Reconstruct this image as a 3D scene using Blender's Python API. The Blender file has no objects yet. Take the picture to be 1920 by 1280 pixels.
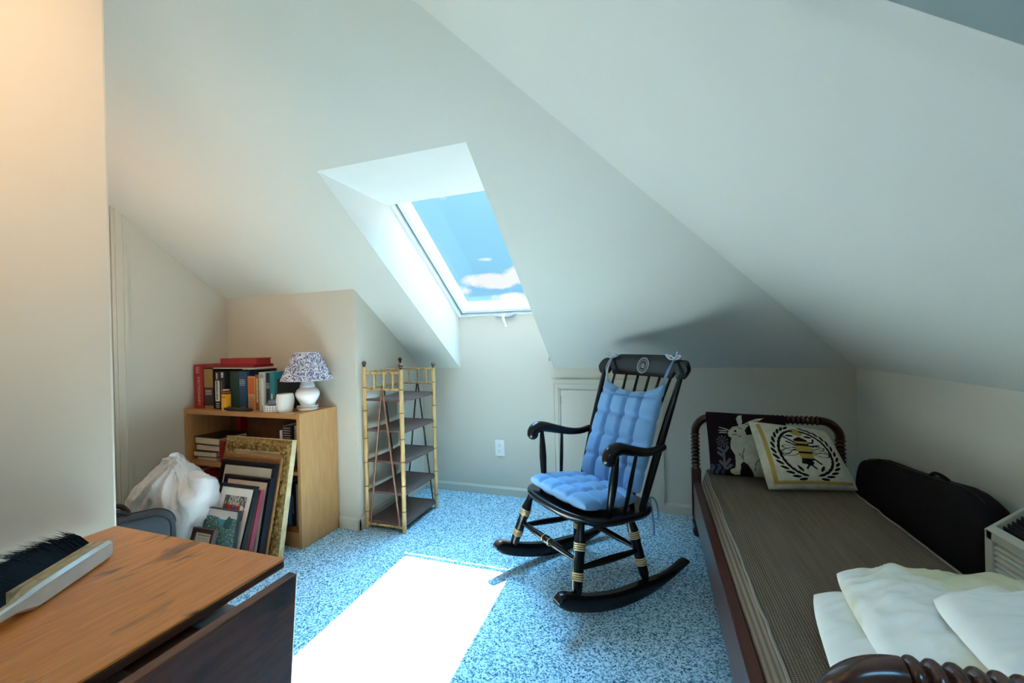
import bpy, bmesh, math, random
from mathutils import Vector, Matrix, noise
random.seed(7)
PI = math.pi
V = Vector
C = bpy.context.scene.collection
sc = bpy.context.scene

# ------------------------------------------------------------------ helpers
class MB:
    def __init__(s): s.bm = bmesh.new()
    def face(s, pts, mi=0):
        vs = [s.bm.verts.new(p) for p in pts]
        f = s.bm.faces.new(vs); f.material_index = mi; return f
    def box(s, x0, x1, y0, y1, z0, z1, mi=0, M=None):
        P = [V((x, y, z)) for z in (z0, z1) for y in (y0, y1) for x in (x0, x1)]
        if M is not None: P = [M @ p for p in P]
        v = [s.bm.verts.new(p) for p in P]
        for q in ((0,2,3,1),(4,5,7,6),(0,1,5,4),(2,6,7,3),(0,4,6,2),(1,3,7,5)):
            f = s.bm.faces.new([v[i] for i in q]); f.material_index = mi
        return s
    def prism(s, pts, off, mi=0):
        off = V(off); a = [s.bm.verts.new(p) for p in pts]; b = [s.bm.verts.new(V(p) + off) for p in pts]
        n = len(pts)
        fs = [s.bm.faces.new(a), s.bm.faces.new(b[::-1])]
        for i in range(n): fs.append(s.bm.faces.new([a[i], b[i], b[(i+1) % n], a[(i+1) % n]]))
        for f in fs: f.material_index = mi
        return s
    def tube(s, pts, rad, seg=12, cap=True, mi=0, flat=None):
        pts = [V(p) for p in pts]; n = len(pts)
        if not isinstance(rad, (list, tuple)): rad = [rad] * n
        T = []
        for i in range(n):
            t = pts[min(i+1, n-1)] - pts[max(i-1, 0)]
            T.append(t.normalized() if t.length > 1e-9 else V((0, 0, 1)))
        ref = V((0, 0, 1)) if abs(T[0].z) < .9 else V((1, 0, 0))
        N = (ref - T[0] * ref.dot(T[0])).normalized()
        rings = []
        for i in range(n):
            N = (N - T[i] * N.dot(T[i])).normalized(); B = T[i].cross(N)
            ring = []
            for k in range(seg):
                a = 2 * PI * k / seg
                ca, sa = math.cos(a), math.sin(a)
                if flat: sa *= flat
                ring.append(s.bm.verts.new(pts[i] + (N * ca + B * sa) * rad[i]))
            rings.append(ring)
        for i in range(n-1):
            for k in range(seg):
                f = s.bm.faces.new([rings[i][k], rings[i][(k+1) % seg], rings[i+1][(k+1) % seg], rings[i+1][k]]); f.material_index = mi
        if cap:
            f = s.bm.faces.new(rings[0][::-1]); f.material_index = mi
            f = s.bm.faces.new(rings[-1]); f.material_index = mi
        return s
    def ring(s, c, R, r, axis=(0, 0, 1), seg=40, ts=8, mi=0):
        ax = V(axis).normalized(); ref = V((1, 0, 0)) if abs(ax.x) < .9 else V((0, 1, 0))
        a = (ref - ax * ref.dot(ax)).normalized(); b = ax.cross(a); c = V(c)
        rows = []
        for i in range(seg):
            t = 2 * PI * i / seg; d = a * math.cos(t) + b * math.sin(t)
            rows.append([s.bm.verts.new(c + d * (R + r * math.cos(2*PI*k/ts)) + ax * (r * math.sin(2*PI*k/ts))) for k in range(ts)])
        for i in range(seg):
            for k in range(ts):
                f = s.bm.faces.new([rows[i][k], rows[(i+1) % seg][k], rows[(i+1) % seg][(k+1) % ts], rows[i][(k+1) % ts]]); f.material_index = mi
        return s
    def lathe(s, prof, c=(0, 0, 0), seg=40, mi=0, sx=1, sy=1, wob=None):
        c = V(c); rows = []
        for r, z in prof:
            row = []
            for k in range(seg):
                a = 2*PI*k/seg; rr = r * (wob(k, seg) if wob else 1)
                row.append(s.bm.verts.new(c + V((rr*math.cos(a)*sx, rr*math.sin(a)*sy, z))))
            rows.append(row)
        for i in range(len(rows)-1):
            for k in range(seg):
                f = s.bm.faces.new([rows[i][k], rows[i][(k+1) % seg], rows[i+1][(k+1) % seg], rows[i+1][k]]); f.material_index = mi
        for row, fl in ((rows[0], True), (rows[-1], False)):
            f = s.bm.faces.new(row[::-1] if fl else row); f.material_index = mi
        return s
    def ball(s, c, r, seg=16, mi=0, sz=1):
        c = V(c); n = seg // 2
        s.lathe([(max(r*math.sin(PI*i/n), r*.02), -r*sz*math.cos(PI*i/n)) for i in range(n+1)], c, seg, mi); return s
    def grid(s, nu, nv, fn, mifn=None, flip=False, close_u=False):
        g = [[s.bm.verts.new(fn(i/nu, j/nv)) for i in range(nu if close_u else nu+1)] for j in range(nv+1)]
        for j in range(nv):
            for i in range(nu):
                i2 = (i+1) % nu if close_u else i+1
                q = [g[j][i], g[j][i2], g[j+1][i2], g[j+1][i]]
                f = s.bm.faces.new(q[::-1] if flip else q)
                if mifn: f.material_index = mifn((i+.5)/nu, (j+.5)/nv)
        return g
    def build(s, name, mats, parent=None, smooth=False, bevel=0, sub=0, angle=40, weld=False, kind=None):
        bm = s.bm
        if weld: bmesh.ops.remove_doubles(bm, verts=bm.verts, dist=1e-5)
        bmesh.ops.recalc_face_normals(bm, faces=bm.faces)
        me = bpy.data.meshes.new(name)
        org = V((0, 0, 0))
        if parent is None and kind is None and bm.verts:
            lo = V([min(v.co[i] for v in bm.verts) for i in range(3)]); hi = V([max(v.co[i] for v in bm.verts) for i in range(3)])
            org = V(((lo.x+hi.x)/2, (lo.y+hi.y)/2, lo.z))
            bmesh.ops.translate(bm, verts=bm.verts, vec=-org)
        bm.to_mesh(me); bm.free()
        if not isinstance(mats, (list, tuple)): mats = [mats]
        for m in mats: me.materials.append(m)
        if smooth:
            me.shade_smooth()
            if angle < 180: me.set_sharp_from_angle(angle=math.radians(angle))
        o = bpy.data.objects.new(name, me); C.objects.link(o); o.location = org
        if parent is not None: o.parent = parent
        if kind: o['kind'] = kind
        if bevel:
            b = o.modifiers.new('edge', 'BEVEL'); b.width = bevel; b.segments = 2; b.limit_method = 'ANGLE'; b.angle_limit = math.radians(35)
        if sub:
            m = o.modifiers.new('smooth', 'SUBSURF'); m.levels = sub; m.render_levels = sub
        return o

def tag(o, label, cat, group=None):
    o['label'] = label; o['category'] = cat
    if group: o['group'] = group
    return o
def thing(name, label, cat, loc=(0, 0, 0), rz=0, group=None, rx=0):
    o = bpy.data.objects.new(name, None); C.objects.link(o); o.empty_display_size = .05
    o.location = loc; o.rotation_euler = (rx, 0, rz)
    return tag(o, label, cat, group)
def smooth01(x, a, b):
    t = min(1, max(0, (x-a)/(b-a))); return t*t*(3-2*t)
def inpoly(x, y, P):
    r = False; j = len(P)-1
    for i in range(len(P)):
        xi, yi = P[i]; xj, yj = P[j]
        if (yi > y) != (yj > y) and x < (xj-xi)*(y-yi)/(yj-yi)+xi: r = not r
        j = i
    return r
def segd(x, y, a, b):
    ax, ay = a; bx, by = b; dx, dy = bx-ax, by-ay
    t = max(0, min(1, ((x-ax)*dx+(y-ay)*dy)/(dx*dx+dy*dy+1e-12)))
    return math.hypot(x-ax-t*dx, y-ay-t*dy)
def text_mesh(mb, s, size, org, tx, ty, mi=0, depth=.0006, spacing=1.0):
    cu = bpy.data.curves.new('lettering', 'FONT'); cu.body = s; cu.size = size; cu.align_x = 'CENTER'; cu.align_y = 'CENTER'; cu.space_character = spacing
    ob = bpy.data.objects.new('lettering', cu); C.objects.link(ob)
    dg = bpy.context.evaluated_depsgraph_get(); me = bpy.data.meshes.new_from_object(ob.evaluated_get(dg))
    tx = V(tx); ty = V(ty); tn = tx.cross(ty); org = V(org)
    vs = [mb.bm.verts.new(org + tx*v.co.x + ty*v.co.y + tn*depth) for v in me.vertices]
    for p in me.polygons:
        try:
            f = mb.bm.faces.new([vs[i] for i in p.vertices]); f.material_index = mi
        except ValueError: pass
    bpy.data.objects.remove(ob); bpy.data.curves.remove(cu); bpy.data.meshes.remove(me)

# ------------------------------------------------------------------ materials
def newmat(name):
    m = bpy.data.materials.new(name); m.use_nodes = True
    nt = m.node_tree; b = nt.nodes['Principled BSDF']; return m, nt, b
def N(nt, t, **k):
    n = nt.nodes.new(t)
    for a, v in k.items():
        if hasattr(n, a): setattr(n, a, v)
        else: n.inputs[a].default_value = v
    return n
def ramp(nt, stops, fac, interp='LINEAR'):
    r = nt.nodes.new('ShaderNodeValToRGB'); r.color_ramp.interpolation = interp
    e = r.color_ramp.elements
    while len(e) < len(stops): e.new(0.5)
    for i, (p, c) in enumerate(stops): e[i].position = p; e[i].color = (*c, 1)
    nt.links.new(fac, r.inputs[0]); return r
def coords(nt, scale=(1, 1, 1), kind='Object', rot=(0, 0, 0)):
    tc = nt.nodes.new('ShaderNodeTexCoord'); mp = nt.nodes.new('ShaderNodeMapping'); mp.inputs['Scale'].default_value = scale; mp.inputs['Rotation'].default_value = rot
    nt.links.new(tc.outputs[kind], mp.inputs[0]); return mp.outputs[0]
def bump(nt, b, h, strength=.3, dist=.002):
    n = nt.nodes.new('ShaderNodeBump'); n.inputs['Strength'].default_value = strength; n.inputs['Distance'].default_value = dist
    nt.links.new(h, n.inputs['Height']); nt.links.new(n.outputs[0], b.inputs['Normal'])
def mat(name, col, rough=.5, metal=0, var=.08, vscale=12, bscale=0, bstr=.2, bdist=.001, spec=.5, coat=0, sheen=0):
    m, nt, b = newmat(name)
    co = coords(nt)
    nz = N(nt, 'ShaderNodeTexNoise'); nz.inputs['Scale'].default_value = vscale; nz.inputs['Detail'].default_value = 4
    nt.links.new(co, nz.inputs['Vector'])
    lo = tuple(c*(1-var) for c in col); hi = tuple(min(1, c*(1+var)) for c in col)
    r = ramp(nt, [(.3, lo), (.7, hi)], nz.outputs['Fac']); nt.links.new(r.outputs[0], b.inputs['Base Color'])
    b.inputs['Roughness'].default_value = rough; b.inputs['Metallic'].default_value = metal
    b.inputs['Specular IOR Level'].default_value = spec; b.inputs['Coat Weight'].default_value = coat; b.inputs['Coat Roughness'].default_value = .12
    if sheen: b.inputs['Sheen Weight'].default_value = sheen
    if bscale:
        n2 = N(nt, 'ShaderNodeTexNoise'); n2.inputs['Scale'].default_value = bscale; n2.inputs['Detail'].default_value = 3
        nt.links.new(co, n2.inputs['Vector']); bump(nt, b, n2.outputs['Fac'], bstr, bdist)
    return m
def wood(name, c1, c2, scale=(3, 3, 40), rough=.4, knots=None, coat=0, nscale=3):
    m, nt, b = newmat(name)
    co = coords(nt, scale)
    nz = N(nt, 'ShaderNodeTexNoise'); nz.inputs['Scale'].default_value = nscale; nz.inputs['Detail'].default_value = 6; nz.inputs['Distortion'].default_value = .6
    nt.links.new(co, nz.inputs['Vector'])
    r = ramp(nt, [(.3, c1), (.7, c2)], nz.outputs['Fac']); out = r.outputs[0]
    if knots:
        co2 = coords(nt, knots[1])
        n2 = N(nt, 'ShaderNodeTexNoise'); n2.inputs['Scale'].default_value = 1; n2.inputs['Detail'].default_value = 5; n2.inputs['Distortion'].default_value = .8
        nt.links.new(co2, n2.inputs['Vector'])
        k = ramp(nt, [(.60, (0, 0, 0)), (.74, (1, 1, 1))], n2.outputs['Fac'])
        mx = nt.nodes.new('ShaderNodeMixRGB'); mx.inputs[2].default_value = (*knots[0], 1)
        nt.links.new(k.outputs[0], mx.inputs[0]); nt.links.new(out, mx.inputs[1]); out = mx.outputs[0]
    nt.links.new(out, b.inputs['Base Color']); b.inputs['Roughness'].default_value = rough
    b.inputs['Coat Weight'].default_value = coat; b.inputs['Coat Roughness'].default_value = .15
    bump(nt, b, nz.outputs['Fac'], .12, .001)
    return m

paint = mat('cream_wall_paint', (.60, .575, .50), .75, var=.015, vscale=2, bscale=60, bstr=.05, spec=.25)
paint_c = mat('ceiling_paint', (.65, .655, .60), .8, var=.015, vscale=2, bscale=50, bstr=.05, spec=.2)
trimp = mat('trim_paint', (.58, .56, .48), .45, var=.02, vscale=4)
whitep = mat('white_plastic', (.82, .83, .82), .35, var=.01)
wellp = mat('white_well_paint', (.74, .75, .72), .7, var=.01, spec=.25)
vinyl = mat('white_sash_finish', (.85, .88, .90), .35, var=.01)
gasket = mat('grey_gasket', (.14, .20, .24), .5)
# carpet
carpet, nt, b = newmat('speckled_blue_carpet')
co = coords(nt)
vo = N(nt, 'ShaderNodeTexVoronoi'); vo.inputs['Scale'].default_value = 190; vo.inputs['Randomness'].default_value = 1
nt.links.new(co, vo.inputs['Vector'])
sp = nt.nodes.new('ShaderNodeSeparateColor'); nt.links.new(vo.outputs['Color'], sp.inputs[0])
nb = N(nt, 'ShaderNodeTexNoise'); nb.inputs['Scale'].default_value = 115; nb.inputs['Detail'].default_value = 3; nt.links.new(co, nb.inputs['Vector'])
ad = N(nt, 'ShaderNodeMath', operation='MULTIPLY_ADD'); nt.links.new(sp.outputs[0], ad.inputs[0]); ad.inputs[1].default_value = .55
sb = N(nt, 'ShaderNodeMath', operation='MULTIPLY'); nt.links.new(nb.outputs['Fac'], sb.inputs[0]); sb.inputs[1].default_value = .5; nt.links.new(sb.outputs[0], ad.inputs[2])
r = ramp(nt, [(.18, (.012, .035, .065)), (.32, (.10, .22, .33)), (.47, (.27, .48, .62)), (.66, (.60, .79, .90))], ad.outputs[0])
nt.links.new(r.outputs[0], b.inputs['Base Color']); b.inputs['Roughness'].default_value = .95; b.inputs['Specular IOR Level'].default_value = .1
bump(nt, b, ad.outputs[0], .7, .006)

mahog = wood('dark_mahogany', (.030, .008, .006), (.085, .020, .012), (4, 4, 4), .22, coat=.5)
railw = wood('mahogany_rail', (.055, .014, .010), (.12, .032, .02), (30, 2, 30), .3, coat=.3)
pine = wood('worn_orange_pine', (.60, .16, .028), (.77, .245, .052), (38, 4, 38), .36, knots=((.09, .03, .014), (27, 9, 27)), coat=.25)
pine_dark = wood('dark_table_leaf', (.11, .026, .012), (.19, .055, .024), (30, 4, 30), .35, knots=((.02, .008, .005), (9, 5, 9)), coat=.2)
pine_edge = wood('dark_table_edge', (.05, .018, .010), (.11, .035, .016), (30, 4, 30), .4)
oak = wood('bookcase_oak_veneer', (.42, .22, .085), (.52, .29, .12), (30, 30, 2.5), .4)
oakh = wood('bookcase_oak_level', (.38, .18, .065), (.47, .24, .09), (2.5, 30, 30), .4)
oakb = wood('bookcase_back_board', (.16, .07, .03), (.22, .10, .04), (8, 8, 3), .6)
black = mat('black_lacquer', (.005, .006, .008), .22, var=.1, coat=.06, spec=.28)
gold = mat('gold_paint', (.62, .48, .25), .35, metal=.6, var=.2, vscale=60)
seal = mat('silver_seal_paint', (.42, .43, .43), .45, metal=.2, var=.1)
blue_up = mat('blue_cotton_front', (.165, .33, .57), .9, var=.10, vscale=9, bscale=900, bstr=.25, spec=.15, sheen=.3)
blue_seat = mat('blue_cotton_seat', (.17, .35, .62), .9, var=.10, vscale=9, bscale=900, bstr=.25, spec=.15, sheen=.3)
tie = mat('blue_cotton_tie', (.17, .28, .47), .9, var=.1, bscale=600)
tie_d = mat('faded_tie', (.40, .46, .52), .9, var=.1, bscale=600)
brown_sh = wood('brown_woven_panel', (.085, .045, .04), (.16, .10, .095), (50, 50, 50), .35)
cane = wood('dark_cane', (.20, .09, .05), (.32, .16, .09), (20, 20, 4), .4)
cane_dk = wood('black_cane', (.03, .02, .02), (.06, .04, .035), (20, 20, 4), .4)
ballm = mat('brown_finial', (.07, .03, .022), .25, coat=.5)
# bamboo with node rings
bamboo, nt, b = newmat('golden_bamboo')
co = coords(nt, (60, 60, 7)); nz = N(nt, 'ShaderNodeTexNoise'); nz.inputs['Scale'].default_value = 1; nz.inputs['Detail'].default_value = 5
nt.links.new(co, nz.inputs['Vector'])
r = ramp(nt, [(.28, (.16, .065, .02)), (.42, (.50, .30, .11)), (.7, (.66, .46, .21))], nz.outputs['Fac'])
nt.links.new(r.outputs[0], b.inputs['Base Color']); b.inputs['Roughness'].default_value = .35
node_m = mat('bamboo_node', (.20, .09, .035), .45, var=.2)

bedcloth, nt, b = newmat('brown_basket_weave')
co = coords(nt); w1 = N(nt, 'ShaderNodeTexWave', wave_type='BANDS', bands_direction='X'); w1.inputs['Scale'].default_value = 46; w1.inputs['Distortion'].default_value = .4
w2 = N(nt, 'ShaderNodeTexWave', wave_type='BANDS', bands_direction='Y'); w2.inputs['Scale'].default_value = 60; w2.inputs['Distortion'].default_value = .4
nt.links.new(co, w1.inputs['Vector']); nt.links.new(co, w2.inputs['Vector'])
mm = N(nt, 'ShaderNodeMath', operation='MULTIPLY'); nt.links.new(w1.outputs['Fac'], mm.inputs[0]); nt.links.new(w2.outputs['Fac'], mm.inputs[1])
nz = N(nt, 'ShaderNodeTexNoise'); nz.inputs['Scale'].default_value = 1; nz.inputs['Detail'].default_value = 3; nt.links.new(coords(nt, (90, 4, 90)), nz.inputs['Vector'])
m2 = N(nt, 'ShaderNodeMath', operation='MULTIPLY_ADD'); nt.links.new(nz.outputs['Fac'], m2.inputs[0]); m2.inputs[1].default_value = .5; nt.links.new(mm.outputs[0], m2.inputs[2])
r = ramp(nt, [(.15, (.065, .044, .028)), (.5, (.14, .098, .064)), (.95, (.30, .225, .15))], m2.outputs[0]); nt.links.new(r.outputs[0], b.inputs['Base Color'])
b.inputs['Roughness'].default_value = .9; bump(nt, b, mm.outputs[0], .5, .002)
piping = mat('grey_piping', (.26, .22, .18), .85, bscale=700)
linen = mat('white_pillow_ticking', (.86, .87, .85), .85, var=.03, vscale=6, bscale=30, bstr=.25, bdist=.006, spec=.15)
# stained pillow
stained, nt, b = newmat('stained_pillow_ticking')
nz = N(nt, 'ShaderNodeTexNoise'); nz.inputs['Scale'].default_value = 5.2; nz.inputs['Detail'].default_value = 4; nt.links.new(coords(nt), nz.inputs['Vector'])
r = ramp(nt, [(.47, (.86, .87, .85)), (.62, (.66, .62, .42))], nz.outputs['Fac']); nt.links.new(r.outputs[0], b.inputs['Base Color']); b.inputs['Roughness'].default_value = .85
nn = N(nt, 'ShaderNodeTexNoise'); nn.inputs['Scale'].default_value = 16; nt.links.new(coords(nt), nn.inputs['Vector']); bump(nt, b, nn.outputs['Fac'], .25, .01)
hook_c = mat('cream_hooked_wool', (.58, .52, .40), .95, var=.12, vscale=40, bscale=260, bstr=.6, bdist=.003, spec=.1)
hook_rab = mat('grey_cream_rabbit_wool', (.47, .44, .33), .95, var=.12, vscale=40, bscale=240, bstr=.6, bdist=.003, spec=.1)
hook_dk = mat('dark_plum_wool', (.022, .010, .013), .95, var=.2, bscale=260, spec=.1)
hook_bk = mat('black_wool', (.012, .011, .014), .95, var=.2, bscale=260, spec=.1)
hook_gold = mat('gold_wool', (.42, .27, .075), .95, var=.12, bscale=260, bstr=.5, spec=.1)
hook_yel = mat('mustard_wool', (.40, .27, .05), .95, var=.1, bscale=260, spec=.1)
hook_grey = mat('grey_leaf_wool', (.12, .12, .12), .95, var=.2, bscale=260, spec=.1)
hook_blue = mat('slate_wool', (.055, .065, .085), .95, var=.2, bscale=260, spec=.1)
nylon = mat('black_nylon', (.006, .006, .007), .8, var=.1, bscale=200, spec=.2)
dkgrill = mat('black_grille', (.012, .012, .014), .5)
acw = mat('ivory_louver_plastic', (.50, .49, .41), .45, var=.02)
grey_fab = mat('blue_grey_nylon', (.042, .056, .075), .6, var=.08, bscale=500, bstr=.15)
grey_dk = mat('dark_bag_piping', (.018, .022, .028), .55)
leather = mat('dark_brown_leather', (.045, .022, .018), .45, var=.15, bscale=60)
plast = mat('white_carrier_plastic', (.74, .73, .74), .36, var=.05, vscale=8, bscale=110, bstr=.28, bdist=.003)
ceram = mat('white_glaze', (.80, .80, .79), .12, var=.01, coat=.4)
cupm = mat('matte_white_glaze', (.74, .75, .74), .5, var=.02)
blackp = mat('black_plastic', (.01, .01, .012), .25)
steel = mat('steel', (.45, .46, .47), .35, metal=.9)
inkw = mat('white_ink', (.72, .70, .66), .6)
inkg = mat('gilt_ink', (.62, .50, .25), .5)
inkr = mat('pale_pink_ink', (.66, .40, .36), .6)
dark_ink = mat('dark_ink', (.02, .02, .02), .6)
pagem = mat('cream_pages', (.72, .66, .54), .8, var=.08, vscale=200)
brushw = mat('chipped_white_paint', (.66, .66, .62), .35, var=.12, vscale=30, coat=.3)
brushb = wood('brush_wood_and_reflection', (.36, .22, .10), (.55, .38, .2), (20, 20, 20), .4)
hairm = mat('black_bristle', (.004, .005, .007), .5, spec=.2)
def cover(name, c, rough=.5): return mat(name, c, rough, var=.08, vscale=30, bscale=300, bstr=.1)

# ------------------------------------------------------------------ camera (level camera, slight roll, metres)
HC = 1.1; f_px = 771.99; yaw, pitch, roll = .3291, -.0017, -.0239
fw = V((-math.sin(yaw)*math.cos(pitch), math.cos(yaw)*math.cos(pitch), math.sin(pitch)))
rt = V((math.cos(yaw), math.sin(yaw), 0)); up = rt.cross(fw)
r2 = math.cos(roll)*rt + math.sin(roll)*up; u2 = -math.sin(roll)*rt + math.cos(roll)*up
cd = bpy.data.cameras.new('camera'); cam = bpy.data.objects.new('camera', cd); C.objects.link(cam)
M = Matrix.Identity(4)
for i in range(3): M[i][0] = r2[i]; M[i][1] = u2[i]; M[i][2] = -fw[i]
M.translation = V((0, 0, HC)); cam.matrix_world = M
cd.sensor_width = 36; cd.sensor_fit = 'HORIZONTAL'; cd.lens = f_px/1920*36; cd.clip_start = .02
sc.camera = cam

# ------------------------------------------------------------------ room
X0, X2, X1 = -2.72, -1.671, 1.056
Y0, Y2, YF = 2.755, 2.011, .576
hF, t, tR = .9085, .7007, .7033
XL, XR, YT = -1.3496, -.6465, 1.4125
XW = -1.127
YB = -.9
zF = lambda y: hF + t*(Y0-y)
zR = lambda x: hF + tR*(X1-x)
hipx = lambda y: X1 - t*(Y0-y)/tR
ZC = zF(YF)
S = 'structure'
m = MB(); m.box(X0-.1, X1+.1, YB-.1, Y0+.1, -.1, 0); m.build('floor', carpet, kind=S)
# sloped ceiling facing the camera, with the skylight well cut out of it
m = MB(); up1 = (0, 0, .1)
FP = lambda x, y: V((x, y, zF(y)))
m.prism([FP(X0-.1, Y0), FP(XL-.0005, Y0), FP(XL-.0005, YF), FP(X0-.1, YF)], up1)
m.prism([FP(XL-.0005, YT-.0005), FP(XR+.0005, YT-.0005), FP(XR+.0005, YF), FP(XL-.0005, YF)], up1)
m.prism([FP(XR+.0005, Y0), FP(X1, Y0), FP(XR+.0005, Y0-(X1-XR)*tR/t)], up1)
m.build('ceiling', paint_c, kind=S)
RP = lambda x, y: V((x, y, zR(x)))
m = MB(); m.prism([RP(X1+.1, Y0), RP(X1, Y0), RP(hipx(YF), YF), RP(X1+.1, YF)], up1)
m.build('ceiling_slope_right', paint_c, kind=S)
m = MB(); m.box(X0-.1, X1+.1, YB-.1, YF+.02, ZC, ZC+.1); m.build('ceiling_flat', paint_c, kind=S)
# skylight well
ta = math.atan(t); SU = V((0, -math.cos(ta), math.sin(ta))); SN = V((0, math.sin(ta), math.cos(ta)))
Q0 = V((0, 2.765, 1.282)); zs = zF(YT)
ys = 1.90
m = MB()
for xs, dx in ((XL, -.05), (XR, .05)):
    for lift, th in ((0, .0004), (.06, .05)):
        xs_o = xs+math.copysign(lift*.02, dx)
        m.prism([(xs_o, Y0, hF+lift), (xs_o, Y0+.05, hF+lift), (xs_o, Y0+.05, 1.30), (xs_o, ys-.04, zs+.06), (xs_o, YT, zs+lift)], (math.copysign(th, dx), 0, 0))
m.prism([(XL, YT, zs), (XR, YT, zs), (XR, ys, zs), (XL, ys, zs)], (0, 0, .05))
m.build('ceiling_skylight_well', wellp, kind=S)
# far wall (runs up into the well)
m = MB(); m.prism([(X0, Y0, 0), (X1+.1, Y0, 0), (X1+.1, Y0, hF), (XR, Y0, hF), (XR, Y0, 1.285), (XL, Y0, 1.285), (XL, Y0, hF), (X0, Y0, hF)], (0, .1, 0))
m.build('wall_far', paint, kind=S)
m = MB(); m.prism([(X1, Y0+.1, 0), (X1, YB-.1, 0), (X1, YB-.1, ZC), (X1, YF, ZC), (X1, YF, hF), (X1, Y0+.1, hF)], (.1, 0, 0))
m.build('wall_right', paint, kind=S)
m = MB(); m.prism([(X0, YF-.1, 0), (X0, Y0, 0), (X0, Y0, hF), (X0, YF-.1, zF(YF-.1))], (-.1, 0, 0))
m.build('wall_left', paint, kind=S)
m = MB(); m.prism([(X0, Y2, 0), (X0, Y0, 0), (X0, Y0, hF), (X0, Y2, zF(Y2))], (X2-X0, 0, 0))
m.build('wall_chase', paint, kind=S)
m = MB(); m.box(XW-.1, XW, YB, YF, 0, ZC); m.build('wall_near_left', paint, kind=S, bevel=.006)
m = MB(); m.box(X0, XW-.09, YF-.1, YF-.004, 0, ZC); m.build('wall_return', paint, kind=S)
m = MB(); m.prism([(hipx(YF), YF-.001, ZC), (X1, YF-.001, zR(X1)), (X1, YF-.001, ZC)], (0, .05, 0)); m.build('wall_header', paint, kind=S)
# wall behind the camera
WX0, WX1, WZ0, WZ1 = -.55, .75, 1.70, 2.38
m = MB()
m.box(XW-.1, WX0, YB-.1, YB, 0, ZC); m.box(WX1, X1+.1, YB-.1, YB, 0, ZC); m.box(WX0, WX1, YB-.1, YB, 0, WZ0); m.box(WX0, WX1, YB-.1, YB, WZ1, ZC)
m.build('wall_back', paint, kind=S)
m = MB()
for a in ((WX0, WX0+.04, WZ0, WZ1), (WX1-.04, WX1, WZ0, WZ1), (WX0, WX1, WZ0, WZ0+.04), (WX0, WX1, WZ1-.04, WZ1), (.08, .12, WZ0, WZ1)):
    m.box(a[0], a[1], YB-.07, YB-.03, a[2], a[3])
m.build('window_fill', vinyl, kind=S)  # unseen high window, added for cool fill light on the foreground

# glass
glass, nt, b = newmat('clear_pane'); nt.nodes.remove(b)
out = nt.nodes['Material Output']; tr = nt.nodes.new('ShaderNodeBsdfTransparent'); tr.inputs[0].default_value = (.96, .98, .98, 1)
gl = nt.nodes.new('ShaderNodeBsdfGlossy'); gl.inputs['Roughness'].default_value = .02
mx = nt.nodes.new('ShaderNodeMixShader'); lw = nt.nodes.new('ShaderNodeFresnel'); lw.inputs[0].default_value = 1.2
nt.links.new(lw.outputs[0], mx.inputs[0]); nt.links.new(tr.outputs[0], mx.inputs[1]); nt.links.new(gl.outputs[0], mx.inputs[2]); nt.links.new(mx.outputs[0], out.inputs[0])

# skylight window (window_1): fixed frame, gasket, sash, pane, crank
def SP(x, s, n): return V((x, 0, 0)) + Q0 + SU*s + SN*n
SL = (Q0.y-ys)/math.cos(ta) + .012
def ringbox(mb, x0, x1, s0, s1, w, n0, n1):
    for a in ((x0, x0+w, s0, s1), (x1-w, x1, s0, s1), (x0+w, x1-w, s0, s0+w), (x0+w, x1-w, s1-w, s1)):
        P = [SP(x, s, n) for n in (n0, n1) for s in (a[2], a[3]) for x in (a[0], a[1])]
        v = [mb.bm.verts.new(p) for p in P]
        for q in ((0,2,3,1),(4,5,7,6),(0,1,5,4),(2,6,7,3),(0,4,6,2),(1,3,7,5)): mb.bm.faces.new([v[i] for i in q])
win = MB(); ringbox(win, XL-.03, XR+.03, -.03, SL+.05, .054, -.004, .05)
w1 = win.build('window_1', vinyl, kind=S, bevel=.002)
mb = MB(); ringbox(mb, XL+.022, XR-.022, .022, SL-.002, .012, .014, .10); mb.build('window_gasket', gasket, w1)
mb = MB(); ringbox(mb, XL+.036, XR-.036, .036, SL-.016, .028, .006, .085)
ringbox(mb, XL+.056, XR-.056, .056, SL-.036, .010, .055, .09); mb.build('window_sash', vinyl, w1, bevel=.002)
mb = MB(); mb.prism([SP(XL+.06, .06, .07), SP(XR-.06, .06, .07), SP(XR-.06, SL-.04, .07), SP(XL+.06, SL-.04, .07)], SN*.004); mb.build('window_pane', glass, w1)
mb = MB(); cx = -.985
pr = [(-.075, 0), (.075, 0), (.075, -.012), (.02, -.024), (-.02, -.024), (-.075, -.012)]
mb.prism([V((cx+a, Y0-.003, 1.274+c+.018)) for a, c in pr], (0, -.022, 0)); mb.build('crank_cover', mat('grey_crank_metal', (.50, .56, .60), .4), w1, bevel=.003)
mb = MB(); mb.tube([(cx, Y0-.02, 1.285), (cx, Y0-.045, 1.278), (cx+.002, Y0-.055, 1.262), (cx+.022, Y0-.062, 1.205)], [.009, .010, .008, .006]); mb.ball((cx+.023, Y0-.062, 1.200), .010)
mb.build('crank_handle', mat('white_crank_enamel', (.72, .77, .80), .3), w1, smooth=True)

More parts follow.
